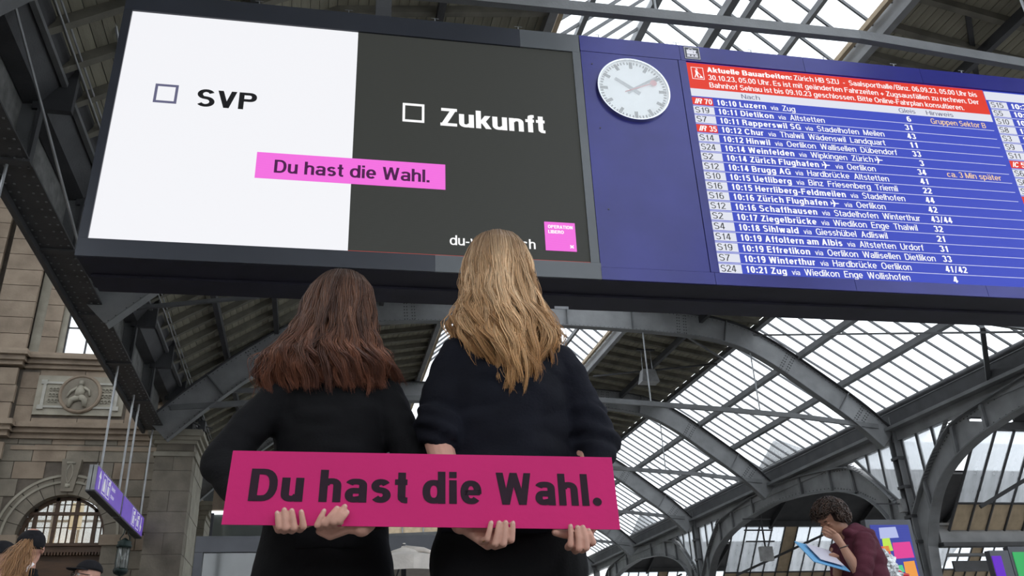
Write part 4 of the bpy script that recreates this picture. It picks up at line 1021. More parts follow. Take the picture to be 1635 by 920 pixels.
ROWS = [('IR 70', '10:10 Luzern', 'Zug', '6', 'Gruppen Sektor B'), ('S19', '10:11 Dietikon', 'Altstetten', '31', ''), ('S7', '10:11 Rapperswil SG', 'Stadelhofen  Meilen', '43', ''),
 ('IR 35', '10:12 Chur', 'Thalwil  Wädenswil  Landquart', '11', ''), ('S14', '10:12 Hinwil', 'Oerlikon  Wallisellen  Dübendorf', '33', ''), ('S24', '10:14 Weinfelden', 'Wipkingen  Zürich @', '3', ''),
 ('S2', '10:14 Zürich Flughafen @', 'Oerlikon', '34', 'ca. 3 Min später'), ('S12', '10:14 Brugg AG', 'Hardbrücke  Altstetten', '41', ''), ('S10', '10:15 Uetliberg', 'Binz  Friesenberg  Triemli', '22', ''),
 ('S16', '10:15 Herrliberg-Feldmeilen', 'Stadelhofen', '44', ''), ('S16', '10:16 Zürich Flughafen @', 'Oerlikon', '42', ''), ('S12', '10:16 Schaffhausen', 'Stadelhofen  Winterthur', '43/44', ''),
 ('S2', '10:17 Ziegelbrücke', 'Wiedikon  Enge  Thalwil', '32', ''), ('S4', '10:18 Sihlwald', 'Giesshübel  Adliswil', '21', ''), ('S14', '10:19 Affoltern am Albis', 'Altstetten  Urdorf', '31', ''),
 ('S19', '10:19 Effretikon', 'Oerlikon  Wallisellen  Dietlikon', '33', ''), ('S7', '10:19 Winterthur', 'Hardbrücke  Oerlikon', '41/42', ''), ('S24', '10:21 Zug', 'Wiedikon  Enge  Wollishofen', '4', '')]
def plane_icon(mb, u, z, s):
    c = lambda pts: mb.prism([(u+p[0]*s, -.009, z+p[1]*s) for p in pts], (0, .003, 0))
    c([(0, -.06), (.9, -.06), (1.05, 0), (.9, .06), (0, .06)]); c([(.35, 0), (.6, 0), (.35, .5), (.22, .5)]); c([(.35, 0), (.6, 0), (.35, -.5), (.22, -.5)])
    c([(0, 0), (.15, 0), (0, .22), (-.06, .22)]); c([(0, 0), (.15, 0), (0, -.22), (-.06, -.22)])
def meshw(me):
    n = len(me.vertices); co = np.empty(n*3, 'f'); me.vertices.foreach_get('co', co); return float(co.reshape(-1, 3)[:, 0].max()) if n else 0.
PT = 3.09/18
def join_text(items, name, m, parent):
    mb = MB()
    for me, u, z in items:
        co = np.empty(len(me.vertices)*3, 'f'); me.vertices.foreach_get('co', co); co = co.reshape(-1, 3)
        b = len(mb.v); mb.v += [(u+c[0], -.008-c[2], z+c[1]) for c in co]; mb.f += [tuple(b+i for i in p.vertices) for p in me.polygons]
    o = mb.build(name, M[m], parent); o['kind'] = 'stuff'; return o
K = .104                                              # cap height
for i, (ln_, dst, via, gl, hw) in enumerate(ROWS):
    zb = 8.765-PT*i; zt_ = zb-PT*.5
    base = zb-PT+.034
    red = ln_[0] == 'I'
    bg_ = bbox(5.40, zb-PT+.018, 5.74, zb-.016, .001, .005, 'line_tag', 'red_s' if red else 'hdr_s', ds)
    if red:
        a = text_mesh('IR', K*.95/.7, M['txtw'], .03, .001, .105, 1, .3); b = text_mesh(ln_[3:], K*.95/.7, M['txtw'], .02, .001, .12)
        join_text([(a, 5.43, base), (b, 5.60, base)], 'line_number', 'txtw', bg_)
    else:
        a = text_mesh(ln_, K/.7, M['ink'], .002, .001, .055+.065*len(ln_)-.02); join_text([(a, 5.42, base)], 'line_number', 'ink', bg_)
    items = []; pi = []
    plane = '@' in dst
    a = text_mesh(dst.replace(' @', ''), K/.7, M['txtw'], .030, .001, None, 1.2); w = meshw(a)
    sc = 1.16
    co = np.empty(len(a.vertices)*3, 'f'); a.vertices.foreach_get('co', co); co = co.reshape(-1, 3); co[:, 0] *= sc; a.vertices.foreach_set('co', co.ravel()); w *= sc
    items.append((a, 5.80, base)); u = 5.80+w+.06
    mbp = MB()
    if plane: plane_icon(mbp, u, base+.05, .13); u += .2
    v = text_mesh('via', K*.8/.7, M['txtw'], .006, .001); co = np.empty(len(v.vertices)*3, 'f'); v.vertices.foreach_get('co', co); co = co.reshape(-1, 3); co[:, 0] *= 1.05; v.vertices.foreach_set('co', co.ravel())
    u += .02; items.append((v, u, base)); u += meshw(v)+.075
    pv = '@' in via
    t_ = text_mesh(via.replace(' @', ''), K/.7, M['txtw'], .010, .001, None, 1.); co = np.empty(len(t_.vertices)*3, 'f'); t_.vertices.foreach_get('co', co); co = co.reshape(-1, 3); co[:, 0] *= 1.11; t_.vertices.foreach_set('co', co.ravel())
    items.append((t_, u, base)); u += meshw(t_)+.04
    if pv: plane_icon(mbp, u, base+.05, .13)
    gw = .075*len(gl) if '/' not in gl else .36
    items.append((text_mesh(gl, K/.7, M['txtw'], .03, .001, gw), 9.10 if len(gl) < 2 else 9.02, base))
    join_text(items, 'departure_row', 'txtw', ds)
    if mbp.v: mbp.build('aeroplane_icon', M['txtw'], ds)
    if hw: btext(hw, 9.54, base, K, 'txty', ds, .012, 1.02 if 'Gr' in hw else .98)
    bbox(5.40, zb-PT-.004, 10.70, zb-PT+.005, .001, .004, 'row_line', 'line', ds)
bbox(10.75, 9.235, UE-.22, 9.41, .001, .006, 'table_header', 'hdr_s'); btext('Nach', 11.6, 9.26, .085, 'inkgy', ds, .004, .31)
R2 = [('S15', '10:22'), ('S5', '10:24'), ('S10', '10:25'), ('S8', '10:25'), ('S3', '10:25'), ('S9', '10:26'), ('S11', '10:26'), ('IC 5', '10:30'), ('S6', '10:30'), ('S6', '10:30'), ('S7', '10:30'), ('IR 75', '10:31')]
for i, (ln_, tm) in enumerate(R2):
    zb = 9.225-PT*i; base = zb-PT+.034; red = ln_[0] == 'I'
    bg_ = bbox(10.79, zb-PT+.018, 11.13, zb-.016, .001, .005, 'line_tag', 'red_s' if red else 'hdr_s', ds)
    if red:
        a = text_mesh(ln_[:2], K*.95/.7, M['txtw'], .03, .001, .105, 1, .3); b = text_mesh(ln_[3:], K*.95/.7, M['txtw'], .02, .001, .07*len(ln_[3:]))
        join_text([(a, 10.82, base), (b, 10.985, base)], 'line_number', 'txtw', bg_)
    else: join_text([(text_mesh(ln_, K/.7, M['ink'], .002, .001, .035+.065*len(ln_)), 10.81, base)], 'line_number', 'ink', bg_)
    join_text([(text_mesh(tm, K/.7, M['txtw'], .034, .001, .40), 11.19, base)], 'departure_row', 'txtw', ds)
    bbox(10.79, zb-PT-.004, UE-.3, zb-PT+.005, .001, .004, 'row_line', 'line', ds)
# locomotive emblem
em = bbox(5.375, 9.48, 5.645, 9.73, .03, .034, 'emblem_plate', 'frame_dk')
e_ = MB()
for a, b in (((5.385, 9.49), (5.635, 9.495)), ((5.385, 9.715), (5.635, 9.72)), ((5.385, 9.49), (5.39, 9.72)), ((5.63, 9.49), (5.635, 9.72)),
             ((5.42, 9.58), (5.60, 9.60)), ((5.42, 9.60), (5.53, 9.64)), ((5.54, 9.60), (5.575, 9.655)), ((5.42, 9.645), (5.585, 9.665)), ((5.415, 9.52), (5.60, 9.53)), ((5.42, 9.54), (5.47, 9.565)), ((5.49, 9.54), (5.53, 9.565)), ((5.55, 9.54), (5.60, 9.565))):
    e_.box((a[0], -.037, a[1]), (b[0], -.034, b[1]))
e_.tube([(5.47, -.036, 9.665), (5.45, -.036, 9.68), (5.50, -.036, 9.70), (5.53, -.036, 9.68), (5.51, -.036, 9.665)], .004, 5)
e_.build('locomotive_mark', M['hdr_s'], em)
# clock
ck = empty('station_clock', 'round white station clock with black bar markings and red second hand on the blue panel', 'clock', (0, 0, 0))
ck.parent = None; ck.matrix_world = Matrix.Translation((0, 10, 0)) @ Matrix.Rotation(-BA, 4, 'Z') @ Matrix.Translation((4.435, -.03, 8.745))
CR = .565
def cdisc(r0, r1, d0, d1, name, m, n=64):
    mb = MB()
    if r0 <= 0: mb.prism([(r1*math.cos(2*PI*k/n), -d0, r1*math.sin(2*PI*k/n)) for k in range(n)], (0, d0-d1, 0))
    else:
        A_ = [(r0*math.cos(2*PI*k/n), -d0, r0*math.sin(2*PI*k/n)) for k in range(n+1)]; B_ = [(r1*math.cos(2*PI*k/n), -d0, r1*math.sin(2*PI*k/n)) for k in range(n+1)]
        mb.strip(A_, B_, (0, d0-d1, 0))
    return mb.build(name, M[m], ck)
cdisc(0, CR-.01, 0., .02, 'dial', 'clockface'); cdisc(CR-.012, CR+.012, -.01, .06, 'rim', 'chrome')
for k in range(60):
    a = 2*PI*k/60; hour = k % 5 == 0; r1 = .53; r0 = .41 if hour else .485; w = .05 if hour else .02
    MB().beam((r0*math.sin(a), -.024, r0*math.cos(a)), (r1*math.sin(a), -.024, r1*math.cos(a)), w, .006, (0, 1, 0)).build('hour_mark' if hour else 'minute_mark', M['clockblack'], ck)
def hand(a, r0, r1, w0, w1, name, m, d):
    s, c = math.sin(a), math.cos(a); px_, pz_ = c, -s
    P4 = [(r0*s-w0*px_, -d, r0*c-w0*pz_), (r0*s+w0*px_, -d, r0*c+w0*pz_), (r1*s+w1*px_, -d, r1*c+w1*pz_), (r1*s-w1*px_, -d, r1*c-w1*pz_)]
    MB().prism(P4, (0, .006, 0)).build(name, M[m], ck)
hand(2*PI*(10.15/12), -.12, .34, .032, .026, 'hour_hand', 'clockgrey', .032); hand(2*PI*(9.3/60), -.12, .48, .026, .018, 'minute_hand', 'clockgrey', .04)
sa = 2*PI*(11/60); hand(sa, -.16, .34, .007, .007, 'second_hand', 'clockred', .05)
MB().prism([(.36*math.sin(sa)+.055*math.cos(2*PI*k/20), -.05, .36*math.cos(sa)+.055*math.sin(2*PI*k/20)) for k in range(20)], (0, .006, 0)).build('second_hand_disc', M['clockred'], ck)
cg = glass('clock_glass', (.96, .97, .97), .03, .16, .03); M['cg'] = cg
cdisc(0, CR-.012, .062, .066, 'cover_glass', 'cg')
# hangers, bird pins
for u in (.62, 14.9):
    MB().box((u-.12, .15, 9.75), (u+.12, .4, 14.0)).build('hanger_post', M['steel_dark'], bd)
pn = MB(); u = -2.5
while u < UE-.5:
    pn.tube([(u, .05, 9.75), (u, .05, 9.87)], .008, 4); pn.beam((u-.06, .05, 9.87), (u+.06, .05, 9.87), .006, .006); u += 1.3
pn.tube([(-2.9, .05, 9.80), (UE, .05, 9.80)], .004, 4)
pn.build('bird_wire', M['rod'], bd)
for (u, z) in ((3.82, 9.2), (3.85, 8.0), (3.85, 6.6)): MB().tube([(u, -.03, z), (u, -.034, z)], .012, 8).build('bolt', M['clockblack'], bd)
bbox(3.1, 5.26, 3.3, 5.30, -.495, -.49, 'maker_plate', 'clockgrey')
# ------------------------------------------------ figures
M.update(
 skin=mat('skin_fair', (.56, .31, .235), .55, 0, .04, 14, .08, 60, col2=(.60, .32, .245), spec=.3),
 skin_tan=mat('skin_tan', (.46, .24, .16), .5, 0, .05, 12, .08, 60),
 nail=mat('fingernail', (.72, .45, .38), .3, 0, .02),
 black_cloth=mat('black_jersey', (.0052, .0052, .0065), .85, 0, .15, 8, .10, 120, spec=.22),
 navy_cloth=mat('blue_black_sweat_fabric', (.0065, .0072, .0125), .88, 0, .15, 6, .12, 110, spec=.2),
 trouser=mat('black_trouser_cloth', (.006, .006, .007), .85, 0, .15, 5, .1, 120, spec=.2),
 shoe=mat('black_shoe', (.02, .02, .02), .5),
 maroon=mat('maroon_sweat_fabric', (.088, .022, .036), .85, 0, .10, 5, .12, 90, spec=.2),
 capcloth=mat('black_cap_cloth', (.010, .010, .013), .8, 0, .1, 5, .2, 120, spec=.25),
 gold=mat('gold_ring', (.8, .55, .2), .25, 1., .02),
 dark_metal=mat('spectacle_frame', (.03, .03, .03), .3),
 eye=mat('eye_white', (.6, .58, .55), .2, 0, .01), iris=mat('iris', (.06, .04, .03), .2), lip=mat('lips', (.45, .16, .14), .45),
 sheet=mat('pale_paper', (.62, .60, .70), .6, 0, .02), cyan=mat('blue_clipboard', (.16, .42, .72), .4, 0, .05),
 foilsilver=mat('clear_crumpled_foil', (.55, .57, .58), .2, .6, .25, 12, .9, 25), red=mat('glossy_red_foil', (.6, .012, .015), .25, 0, .05), yellow=mat('glossy_yellow_foil', (.8, .55, .02), .3, 0, .05),
)
def hair_material(name, rough=.42, spec=.45):
    m = bpy.data.materials.new(name); m.use_nodes = True; nt = m.node_tree; p = nt.nodes['Principled BSDF']
    a = nt.nodes.new('ShaderNodeAttribute'); a.attribute_name = 'strand'; nt.links.new(a.outputs['Color'], p.inputs['Base Color'])
    p.inputs['Roughness'].default_value = rough; p.inputs['Specular IOR Level'].default_value = spec
    return m
M['hair'] = hair_material('hair_strands')

class Flesh(MB):
    def cap(s, p, q, r1, r2, n=14, sy=1.):
        p = Vector(p); q = Vector(q); d = q-p; L = d.length
        dn = d.normalized() if L > 1e-6 else Vector((0, 0, 1))
        pts = [p-dn*r1*c for c in (.98, .75, .4)]+[p+d*t for t in (0, .33, .66, 1)]+[q+dn*r2*c for c in (.4, .75, .98)]
        rs = [r1*.2, r1*.66, r1*.917]+[r1+(r2-r1)*t for t in (0, .33, .66, 1)]+[r2*.917, r2*.66, r2*.2]
        s.tube(pts, rs, n); return s
    def chain(s, pts, rs, n=14):
        for a, b, r, t in zip(pts, pts[1:], rs, rs[1:]): s.cap(a, b, r, t, n)
        return s
    def loft(s, rings, n=28):                 # rings: (centre, rx, ry)
        b = len(s.v)
        for c, rx, ry in rings:
            for k in range(n):
                a = 2*PI*k/n; s.v.append((c[0]+rx*math.cos(a), c[1]+ry*math.sin(a), c[2]))
        for i in range(len(rings)-1):
            for k in range(n): k2 = (k+1) % n; s.f.append((b+i*n+k, b+i*n+k2, b+(i+1)*n+k2, b+(i+1)*n+k))
        s.f.append(tuple(b+k for k in range(n))[::-1]); s.f.append(tuple(b+(len(rings)-1)*n+k for k in range(n)))
        return s
    def grow(s, voxel=.008, smooth=4, fold=None):
        me = bpy.data.meshes.new('f'); me.from_pydata(s.v, [], s.f)
        bm = bmesh.new(); bm.from_mesh(me); bmesh.ops.recalc_face_normals(bm, faces=bm.faces); bm.to_mesh(me); bm.free()
        o = bpy.data.objects.new('f', me); COL.objects.link(o)
        r = o.modifiers.new('r', 'REMESH'); r.mode = 'VOXEL'; r.voxel_size = voxel; r.adaptivity = 0
        if smooth:
            q = o.modifiers.new('s', 'SMOOTH'); q.iterations = smooth; q.factor = .5
        dg = bpy.context.evaluated_depsgraph_get(); dg.update()
        out = bpy.data.meshes.new_from_object(o.evaluated_get(dg)); bpy.data.objects.remove(o); bpy.data.meshes.remove(me)
        if fold:
            n = len(out.vertices); co = np.empty(n*3, 'f'); no = np.empty(n*3, 'f')
            out.vertices.foreach_get('co', co); out.vertices.foreach_get('normal', no) if False else None
            co = co.reshape(-1, 3)
            for i, v in enumerate(out.vertices):
                c = v.co; d = fold(c); nn = v.normal; co[i] = (c.x+nn.x*d, c.y+nn.y*d, c.z+nn.z*d)
            out.vertices.foreach_set('co', co.ravel()); out.update()
        return out
def put(me, name, m, parent, smooth=True):
    me.materials.clear(); me.materials.append(m); me.name = name
    if smooth: me.polygons.foreach_set('use_smooth', [True]*len(me.polygons))
    o = bpy.data.objects.new(name, me); COL.objects.link(o); o.parent = parent; return o
def merge(meshes, name, m, parent):
    V, F = [], []
    for me in meshes:
        b = len(V); V += [tuple(v.co) for v in me.vertices]; F += [tuple(b+i for i in p.vertices) for p in me.polygons]
    me = bpy.data.meshes.new(name); me.from_pydata(V, [], F); return put(me, name, m, parent)

def head_on(fl, c, face, s=1., ears=True):
    """skull, jaw, nose, lips, ears round centre c; face = unit direction the face looks at"""
    c = Vector(c); f = Vector(face).normalized(); sd = f.cross(Vector((0, 0, 1))).normalized(); u = sd.cross(f).normalized()
    def E(off, r, sx, sy, sz):
        o = c+(sd*off[0]+f*off[1]+u*off[2])*s; b = len(fl.v); N, K = 12, 16
        for i in range(N+1):
            t = PI*i/N
            for k in range(K):
                a = 2*PI*k/K; p = o+(sd*(math.sin(t)*math.cos(a)*sx)+f*(math.sin(t)*math.sin(a)*sy)+u*(math.cos(t)*sz))*r*s
                fl.v.append(tuple(p))
        for i in range(N):
            for k in range(K): k2 = (k+1) % K; fl.f.append((b+i*K+k, b+i*K+k2, b+(i+1)*K+k2, b+(i+1)*K+k))
    E((0, -.012, .03), .1, .76, .96, .92); E((0, .022, -.045), .1, .62, .68, .72); E((0, .055, -.088), .03, 1, .8, .7)
    E((0, .093, -.028), .016, .75, .9, 1.6); E((0, .104, -.04), .013, 1.1, .9, .8); E((0, .083, -.064), .017, 1.3, .6, .5)
    E((0, .08, .03), .03, 1.7, .45, .55)
    for k in (-1, 1):
        E((k*.034, .071, -.02), .018, 1.1, .7, .8)
        if ears: E((k*.076, -.008, -.012), .026, .35, .75, 1.1)
    return c, f, sd, u
def face_parts(c, f, sd, u, root, s=1., closed=None):
    def ball(off, r, m, name, sq=(1, 1, 1)):
        o = c+(sd*off[0]+f*off[1]+u*off[2])*s; mb = MB(); K, N = 12, 8
        for i in range(N+1):
            t = PI*i/N
            for k in range(K):
                a = 2*PI*k/K; mb.v.append(tuple(o+(sd*(math.sin(t)*math.cos(a)*sq[0])+f*(math.sin(t)*math.sin(a)*sq[1])+u*(math.cos(t)*sq[2]))*r*s))
        for i in range(N):
            for k in range(K): k2 = (k+1) % K; mb.f.append((i*K+k, i*K+k2, (i+1)*K+k2, (i+1)*K+k))
        return mb.build(name, m, root, True)
    for k in (-1, 1):
        if closed: ball((k*.033, .076, .0), .0125, closed, 'eyelid'); ball((k*.033, .087, -.006), .008, M['iris'], 'lashes', (1.3, .3, .2))
        else:
            e = ball((k*.033, .0745, .002), .0118, M['eye'], 'eye'); i_ = ball((k*.033, .0835, .002), .0055, M['iris'], 'iris', (1, .5, 1)); i_.parent = e
        ball((k*.034, .089, .024), .016, M['iris'], 'eyebrow', (1.2, .35, .22))
    ball((0, .093, -.062), .016, M['lip'], 'mouth', (1.35, .45, .35))
def lower_body(fl, hip, half, zc, shoe_y=.0, spread=.09, foot=(0, .1)):
    """pelvis and two legs down to the floor"""
    x, y, z = hip
    fl.loft([((x, y, zc-.03), half*.55, .085), ((x, y, zc+.02), half*.95, .115), ((x, y, z), half, .125), ((x, y, z+.12), half*.88, .11), ((x, y, z+.22), half*.78, .095)])
    for k in (-1, 1):
        hx = x+k*half*.5
        fl.chain([(hx, y, zc+.05), (x+k*spread, y+.01, zc*.56), (x+k*spread, y, .10)], [half*.52, half*.33, half*.24])
def shoes(root, x, y, spread, d=(0, 1)):
    for k in (-1, 1):
        s_ = Flesh(); cx = x+k*spread
        s_.chain([(cx, y-.03*d[1], .05), (cx+d[0]*.1, y+.1*d[1], .045), (cx+d[0]*.17, y+.17*d[1], .035)], [.045, .045, .035], 10)
        s_.box((cx-.045, y-.07, 0.), (cx+.045, y+.06, .025)); put(s_.grow(.008, 2), 'shoe', M['shoe'], root)

def strands(name, root, n, path, color, rad=.0011, seg=26, m='hair', kind='stuff', label=None):
    """tubes of three sides; path(i) -> (seg,3) array; color(i, t) -> (seg,3)"""
    P_ = np.array([path(i) for i in range(n)]); n = len(P_)
    T = np.gradient(P_, axis=1); T /= np.linalg.norm(T, axis=2, keepdims=True)+1e-9
    ref = np.array([.3, -.8, .52]); A_ = np.cross(T, ref); A_ /= np.linalg.norm(A_, axis=2, keepdims=True)+1e-9; B_ = np.cross(T, A_)
    r = rad*np.minimum(1, np.linspace(1, 0, seg)*5+.25)[None, :, None]
    rr = RNG.uniform(.7, 1.3, (n, 1, 1))
    V = np.stack([P_+(A_*math.cos(a)+B_*math.sin(a))*r*rr for a in (0, 2.094, 4.189)], 2).reshape(-1, 3)
    idx = np.arange(n*seg*3).reshape(n, seg, 3)
    a = idx[:, :-1, :]; b = np.roll(idx, -1, 2)[:, :-1, :]; c = np.roll(idx, -1, 2)[:, 1:, :]; d = idx[:, 1:, :]
    F_ = np.stack([a, b, c, d], -1).reshape(-1, 4)
    me = bpy.data.meshes.new(name); me.vertices.add(len(V)); me.vertices.foreach_set('co', V.astype('f').ravel())
    me.loops.add(F_.size); me.loops.foreach_set('vertex_index', F_.astype('i').ravel())
    me.polygons.add(len(F_)); me.polygons.foreach_set('loop_start', np.arange(0, F_.size, 4, dtype='i')); me.polygons.foreach_set('loop_total', np.full(len(F_), 4, 'i'))
    me.update(calc_edges=True); me.polygons.foreach_set('use_smooth', np.ones(len(F_), bool))
    colr = np.array([color(i) for i in range(n)])
    colr = np.repeat(colr[:, :, None, :], 3, 2).reshape(-1, 3); colr = np.concatenate([colr, np.ones((len(colr), 1))], 1)
    at = me.color_attributes.new('strand', 'FLOAT_COLOR', 'POINT'); at.data.foreach_set('color', colr.astype('f').ravel())
    me.materials.append(M[m]); o = bpy.data.objects.new(name, me); COL.objects.link(o); o.parent = root
    if kind: o['kind'] = kind
    if label: o['label'] = label
    return o

def long_hair(root, cx, cy, ztop, table, dtab, nclump, per, zend, wave, pal, rad=.0011, curl=0., seg=30, fly=.03, part=0., seed=1, label=None, clumpk=.9, spread=.045):
    """table: rows (z, xmin, xmax); dtab: rows (z, depth towards -y, centre y)"""
    rng = np.random.default_rng(seed)
    tz = np.array([r[0] for r in table])[::-1]; tl = np.array([r[1] for r in table])[::-1]; tr = np.array([r[2] for r in table])[::-1]
    dz = np.array([r[0] for r in dtab])[::-1]; dd = np.array([r[1] for r in dtab])[::-1]; dc = np.array([r[2] for r in dtab])[::-1]
    N = nclump*per
    cth = rng.uniform(-1.75, 1.75, nclump); cph = rng.uniform(0, 2*PI, nclump); cwl = rng.uniform(.75, 1.3, nclump); cz = rng.normal(0, 1, nclump); cl = rng.uniform(.72, 1.02, nclump); cam_ = rng.uniform(.5, 1.4, nclump)
    ct = rng.uniform(0, 1, nclump)
    def path(i):
        k = i//per; th0 = cth[k]+rng.normal(0, .11); th = cth[k]+rng.normal(0, spread)
        lay = cl[k]+rng.normal(0, .015)
        zE = zend(math.sin(cth[k]))+cz[k]*wave['len']+rng.normal(0, .006)
        stray = rng.random() < fly
        ph0 = rng.uniform(.02, .95)
        t = np.linspace(0, 1, seg)
        # dome part then fall
        f = 1-(1-t)*1.0
        zA = ztop-(ztop-zE)*(ph0*.06+(1-ph0*.06)*t**1.35)
        zA[0] = ztop-.004-ph0*.02
        w_l = np.interp(zA, tz, tl); w_r = np.interp(zA, tz, tr); dpt = np.interp(zA, dz, dd); dcy = np.interp(zA, dz, dc)
        mix = np.clip((t-.12)/.5, 0, 1)**1.0*clumpk
        thv = th0*(1-mix)+th*mix
        c_ = (w_l+w_r)/2; hw = (w_r-w_l)/2
        x = c_+hw*np.sin(thv)/1.0*lay*(1+(.10 if stray else 0)*t)
        y = dcy-dpt*np.cos(thv)*lay
        A = wave['amp']*cam_[k]*np.clip((t-.12)*1.5, 0, 1)**1.2*(1.5 if stray else 1)
        pp = 2*PI*(ztop-zA)/(wave['len_w']*cwl[k])+cph[k]+rng.normal(0, .10)
        x = x+A*np.sin(pp); y = y-A*.6*np.cos(pp)-A*.3
        z = zA.copy()
        if curl:
            e = np.clip((t-.72)/.28, 0, 1); R_ = curl*cam_[k]; ang = e*(3.6+2*ct[k])
            sg = 1 if ct[k] > .5 else -1
            x = x+sg*R_*.55*np.sin(ang*1.1)*e**.5; y = y-R_*.6*np.sin(ang*.9)*e; z = z+R_*.45*(1-np.cos(ang))*e
        return np.stack([x, y, z], 1)
    def color(i):
        k = i//per; r_ = np.random.default_rng(seed*9973+i)
        base = np.array(pal['mid'])*(1-ct[k])+np.array(pal['hi'])*ct[k]; base = base*r_.uniform(.62, 1.3)
        t = np.linspace(0, 1, seg)[:, None]; root_c = np.array(pal['root'])*r_.uniform(.7, 1.2)
        g_ = np.clip((t-.05)/pal['fade'], 0, 1)
        tipc = base*np.array(pal.get('tip', (1, 1, 1)))
        c = root_c*(1-g_)+base*g_; h2 = np.clip((t-.6)/.4, 0, 1); return c*(1-h2)+tipc*h2
    o = strands('hair', root, N, path, color, rad, seg, label=label)
    # dense inner mass so the crown does not read through
    fl = Flesh(); rows = []
    for z, a, b in table:
        d = np.interp(z, dz, dd); c2 = np.interp(z, dz, dc)
        if z > table[-1][0]+.06: k_ = .93 if z > ztop-.14 else .80; rows.append((((a+b)/2, c2+.004, z-.004), max(.004, (b-a)/2*k_), max(.004, d*k_)))
    fl.loft(rows, 24)
    inner = fl.mesh('hair_mass', M['hairmass_'+pal['name']], True); oi = bpy.data.objects.new('hair_mass', inner); COL.objects.link(oi); oi.parent = o
    return o
M['hairmass_brown'] = mat('brown_hair_mass', (.022, .009, .005), .6, 0, .1); M['hairmass_blonde'] = mat('blonde_hair_mass', (.12, .065, .028), .6, 0, .1)

# --- the magenta card
SGY, SGT = 2.03, 2.05
card = empty('protest_sign', 'long magenta card reading Du hast die Wahl, held behind two backs', 'sign', (.275, SGY, .8525))
ca = Vector((-.195-.275, 0, .0065)); cb = Vector((.7405-.275, 0, -.0065)); cc = Vector((.742-.275, SGT-SGY, .178)); cd = Vector((-.188-.275, SGT-SGY, .179))
MB().add([ca, cb, cc, cd]+[q+Vector((0, .004, 0)) for q in (ca, cb, cc, cd)], [(0,1,2,3),(7,6,5,4),(0,4,5,1),(1,5,6,2),(2,6,7,3),(3,7,4,0)]).build('card', M['pinkboard'], card)
def card_text():
    for mb in text_letters('Du hast die Wahl.', .0785, .205, 1., .26, .03):
        P_ = []
        for (x, y, _) in mb.v:
            a = .0525+(.957-.0525)*x; b = .312+y/.1785
            lo = ca.lerp(cb, a); hi = cd.lerp(cc, a); p = lo.lerp(hi, b); P_.append((p.x, p.y-.0012, p.z))
        mb.v = P_; mb.build('letter', M['printink'], card)
card_text()

# --- arm with a real hand. fingers: list of (tip, bend) points in front of the card
def arm_hand(shoulder, elbow, wrist, fingers, thumb, r=(.05, .038, .027), fr=.0078, palm_y=.034):
    fl = Flesh(); W3 = Vector(wrist); E3 = Vector(elbow)
    mcp = []
    for i, (tip, bend) in enumerate(fingers):
        tip = Vector(tip); bend = Vector(bend)
        mid = tip.lerp(bend, .48)+Vector((0, -.0035, 0))
        base = Vector((bend.x*.72+W3.x*.28, SGY+palm_y, bend.z+.004)).lerp(Vector((bend.x, SGY+palm_y, bend.z+.002)), .6)
        k = (.92, 1., 1.02, .95)[i]
        fl.chain([tip, mid, bend], [fr*.86*k, fr*.98*k, fr*1.1*k], 10); fl.chain([bend, base], [fr*1.1*k, fr*1.2*k], 10)
        mcp.append(base)
    pc = sum(mcp, Vector())/4
    for b in mcp: fl.chain([b, b.lerp(W3, .45)+Vector((0, .004, 0)), W3], [fr*1.25, fr*1.6, .019], 10)
    t0 = W3.lerp(pc, .45); th = [Vector(q) for q in thumb]
    fl.chain([t0]+th, [.017]+[.0115, .0095, .008][:len(th)], 10)
    fl.chain([W3, W3.lerp(E3, .5), E3], [r[2]*.86, r[2]*1.15, r[1]], 14)
    me = fl.grow(.0024, 3)
    return me
def nails(fingers, root, size=.0050):
    for tip, bend in fingers:
        tip = Vector(tip); bend = Vector(bend); d = (tip-bend).normalized(); c = tip+Vector((0, -.0062, 0))-d*.001
        mb = MB(); sd = d.cross(Vector((0, 1, 0))).normalized()
        pts = []
        for k in range(12):
            a = 2*PI*k/12; pts.append(c+sd*(math.cos(a)*size*.85)+d*(math.sin(a)*size*1.15))
        mb.prism(pts, (0, .002, 0)); mb.build('fingernail', M['nail'], root, True)

# ================= brown-haired woman (left)
wl_ = empty('person', 'person in tight black top and trousers with long wavy auburn-brown hair, seen from behind', 'person', (0, 0, 0))
LX, LY = .042, 2.38
fz = SGY-.011
LF1 = [((-.076, fz, .882), (-.070, fz-.003, .851)), ((-.061, fz, .889), (-.0555, fz-.004, .849)), ((-.0445, fz, .887), (-.037, fz-.004, .849)), ((-.0235, fz, .885), (-.0165, fz-.003, .852))]
LF2 = [((.027, fz, .887), (.0135, fz-.003, .855)), ((.0555, fz, .893), (.031, fz-.004, .858)), ((.073, fz, .897), (.0495, fz-.005, .861)), ((.079, fz, .884), (.0625, fz-.004, .863))]
aL = arm_hand((-.09, 2.34, 1.28), (-.205, 2.25, 1.01), (-.085, SGY+.07, .900), LF1, [(-.015, SGY+.045, .868), (.005, SGY+.03, .872)])
aR = arm_hand((.20, 2.34, 1.28), (.235, 2.24, 1.00), (.115, SGY+.028, .858), LF2, [(.045, SGY+.045, .842), (.02, SGY+.035, .850)])
b = Flesh()
b.loft([((LX, LY, .90), .12, .085), ((LX, LY+.005, 1.02), .115, .085), ((LX, LY, 1.15), .13, .095), ((LX, LY, 1.26), .14, .09), ((LX, LY, 1.32), .11, .07), ((LX, LY, 1.36), .05, .05)])
b.chain([(LX, LY+.005, 1.33), (LX+.003, LY+.005, 1.46)], [.052, .048])
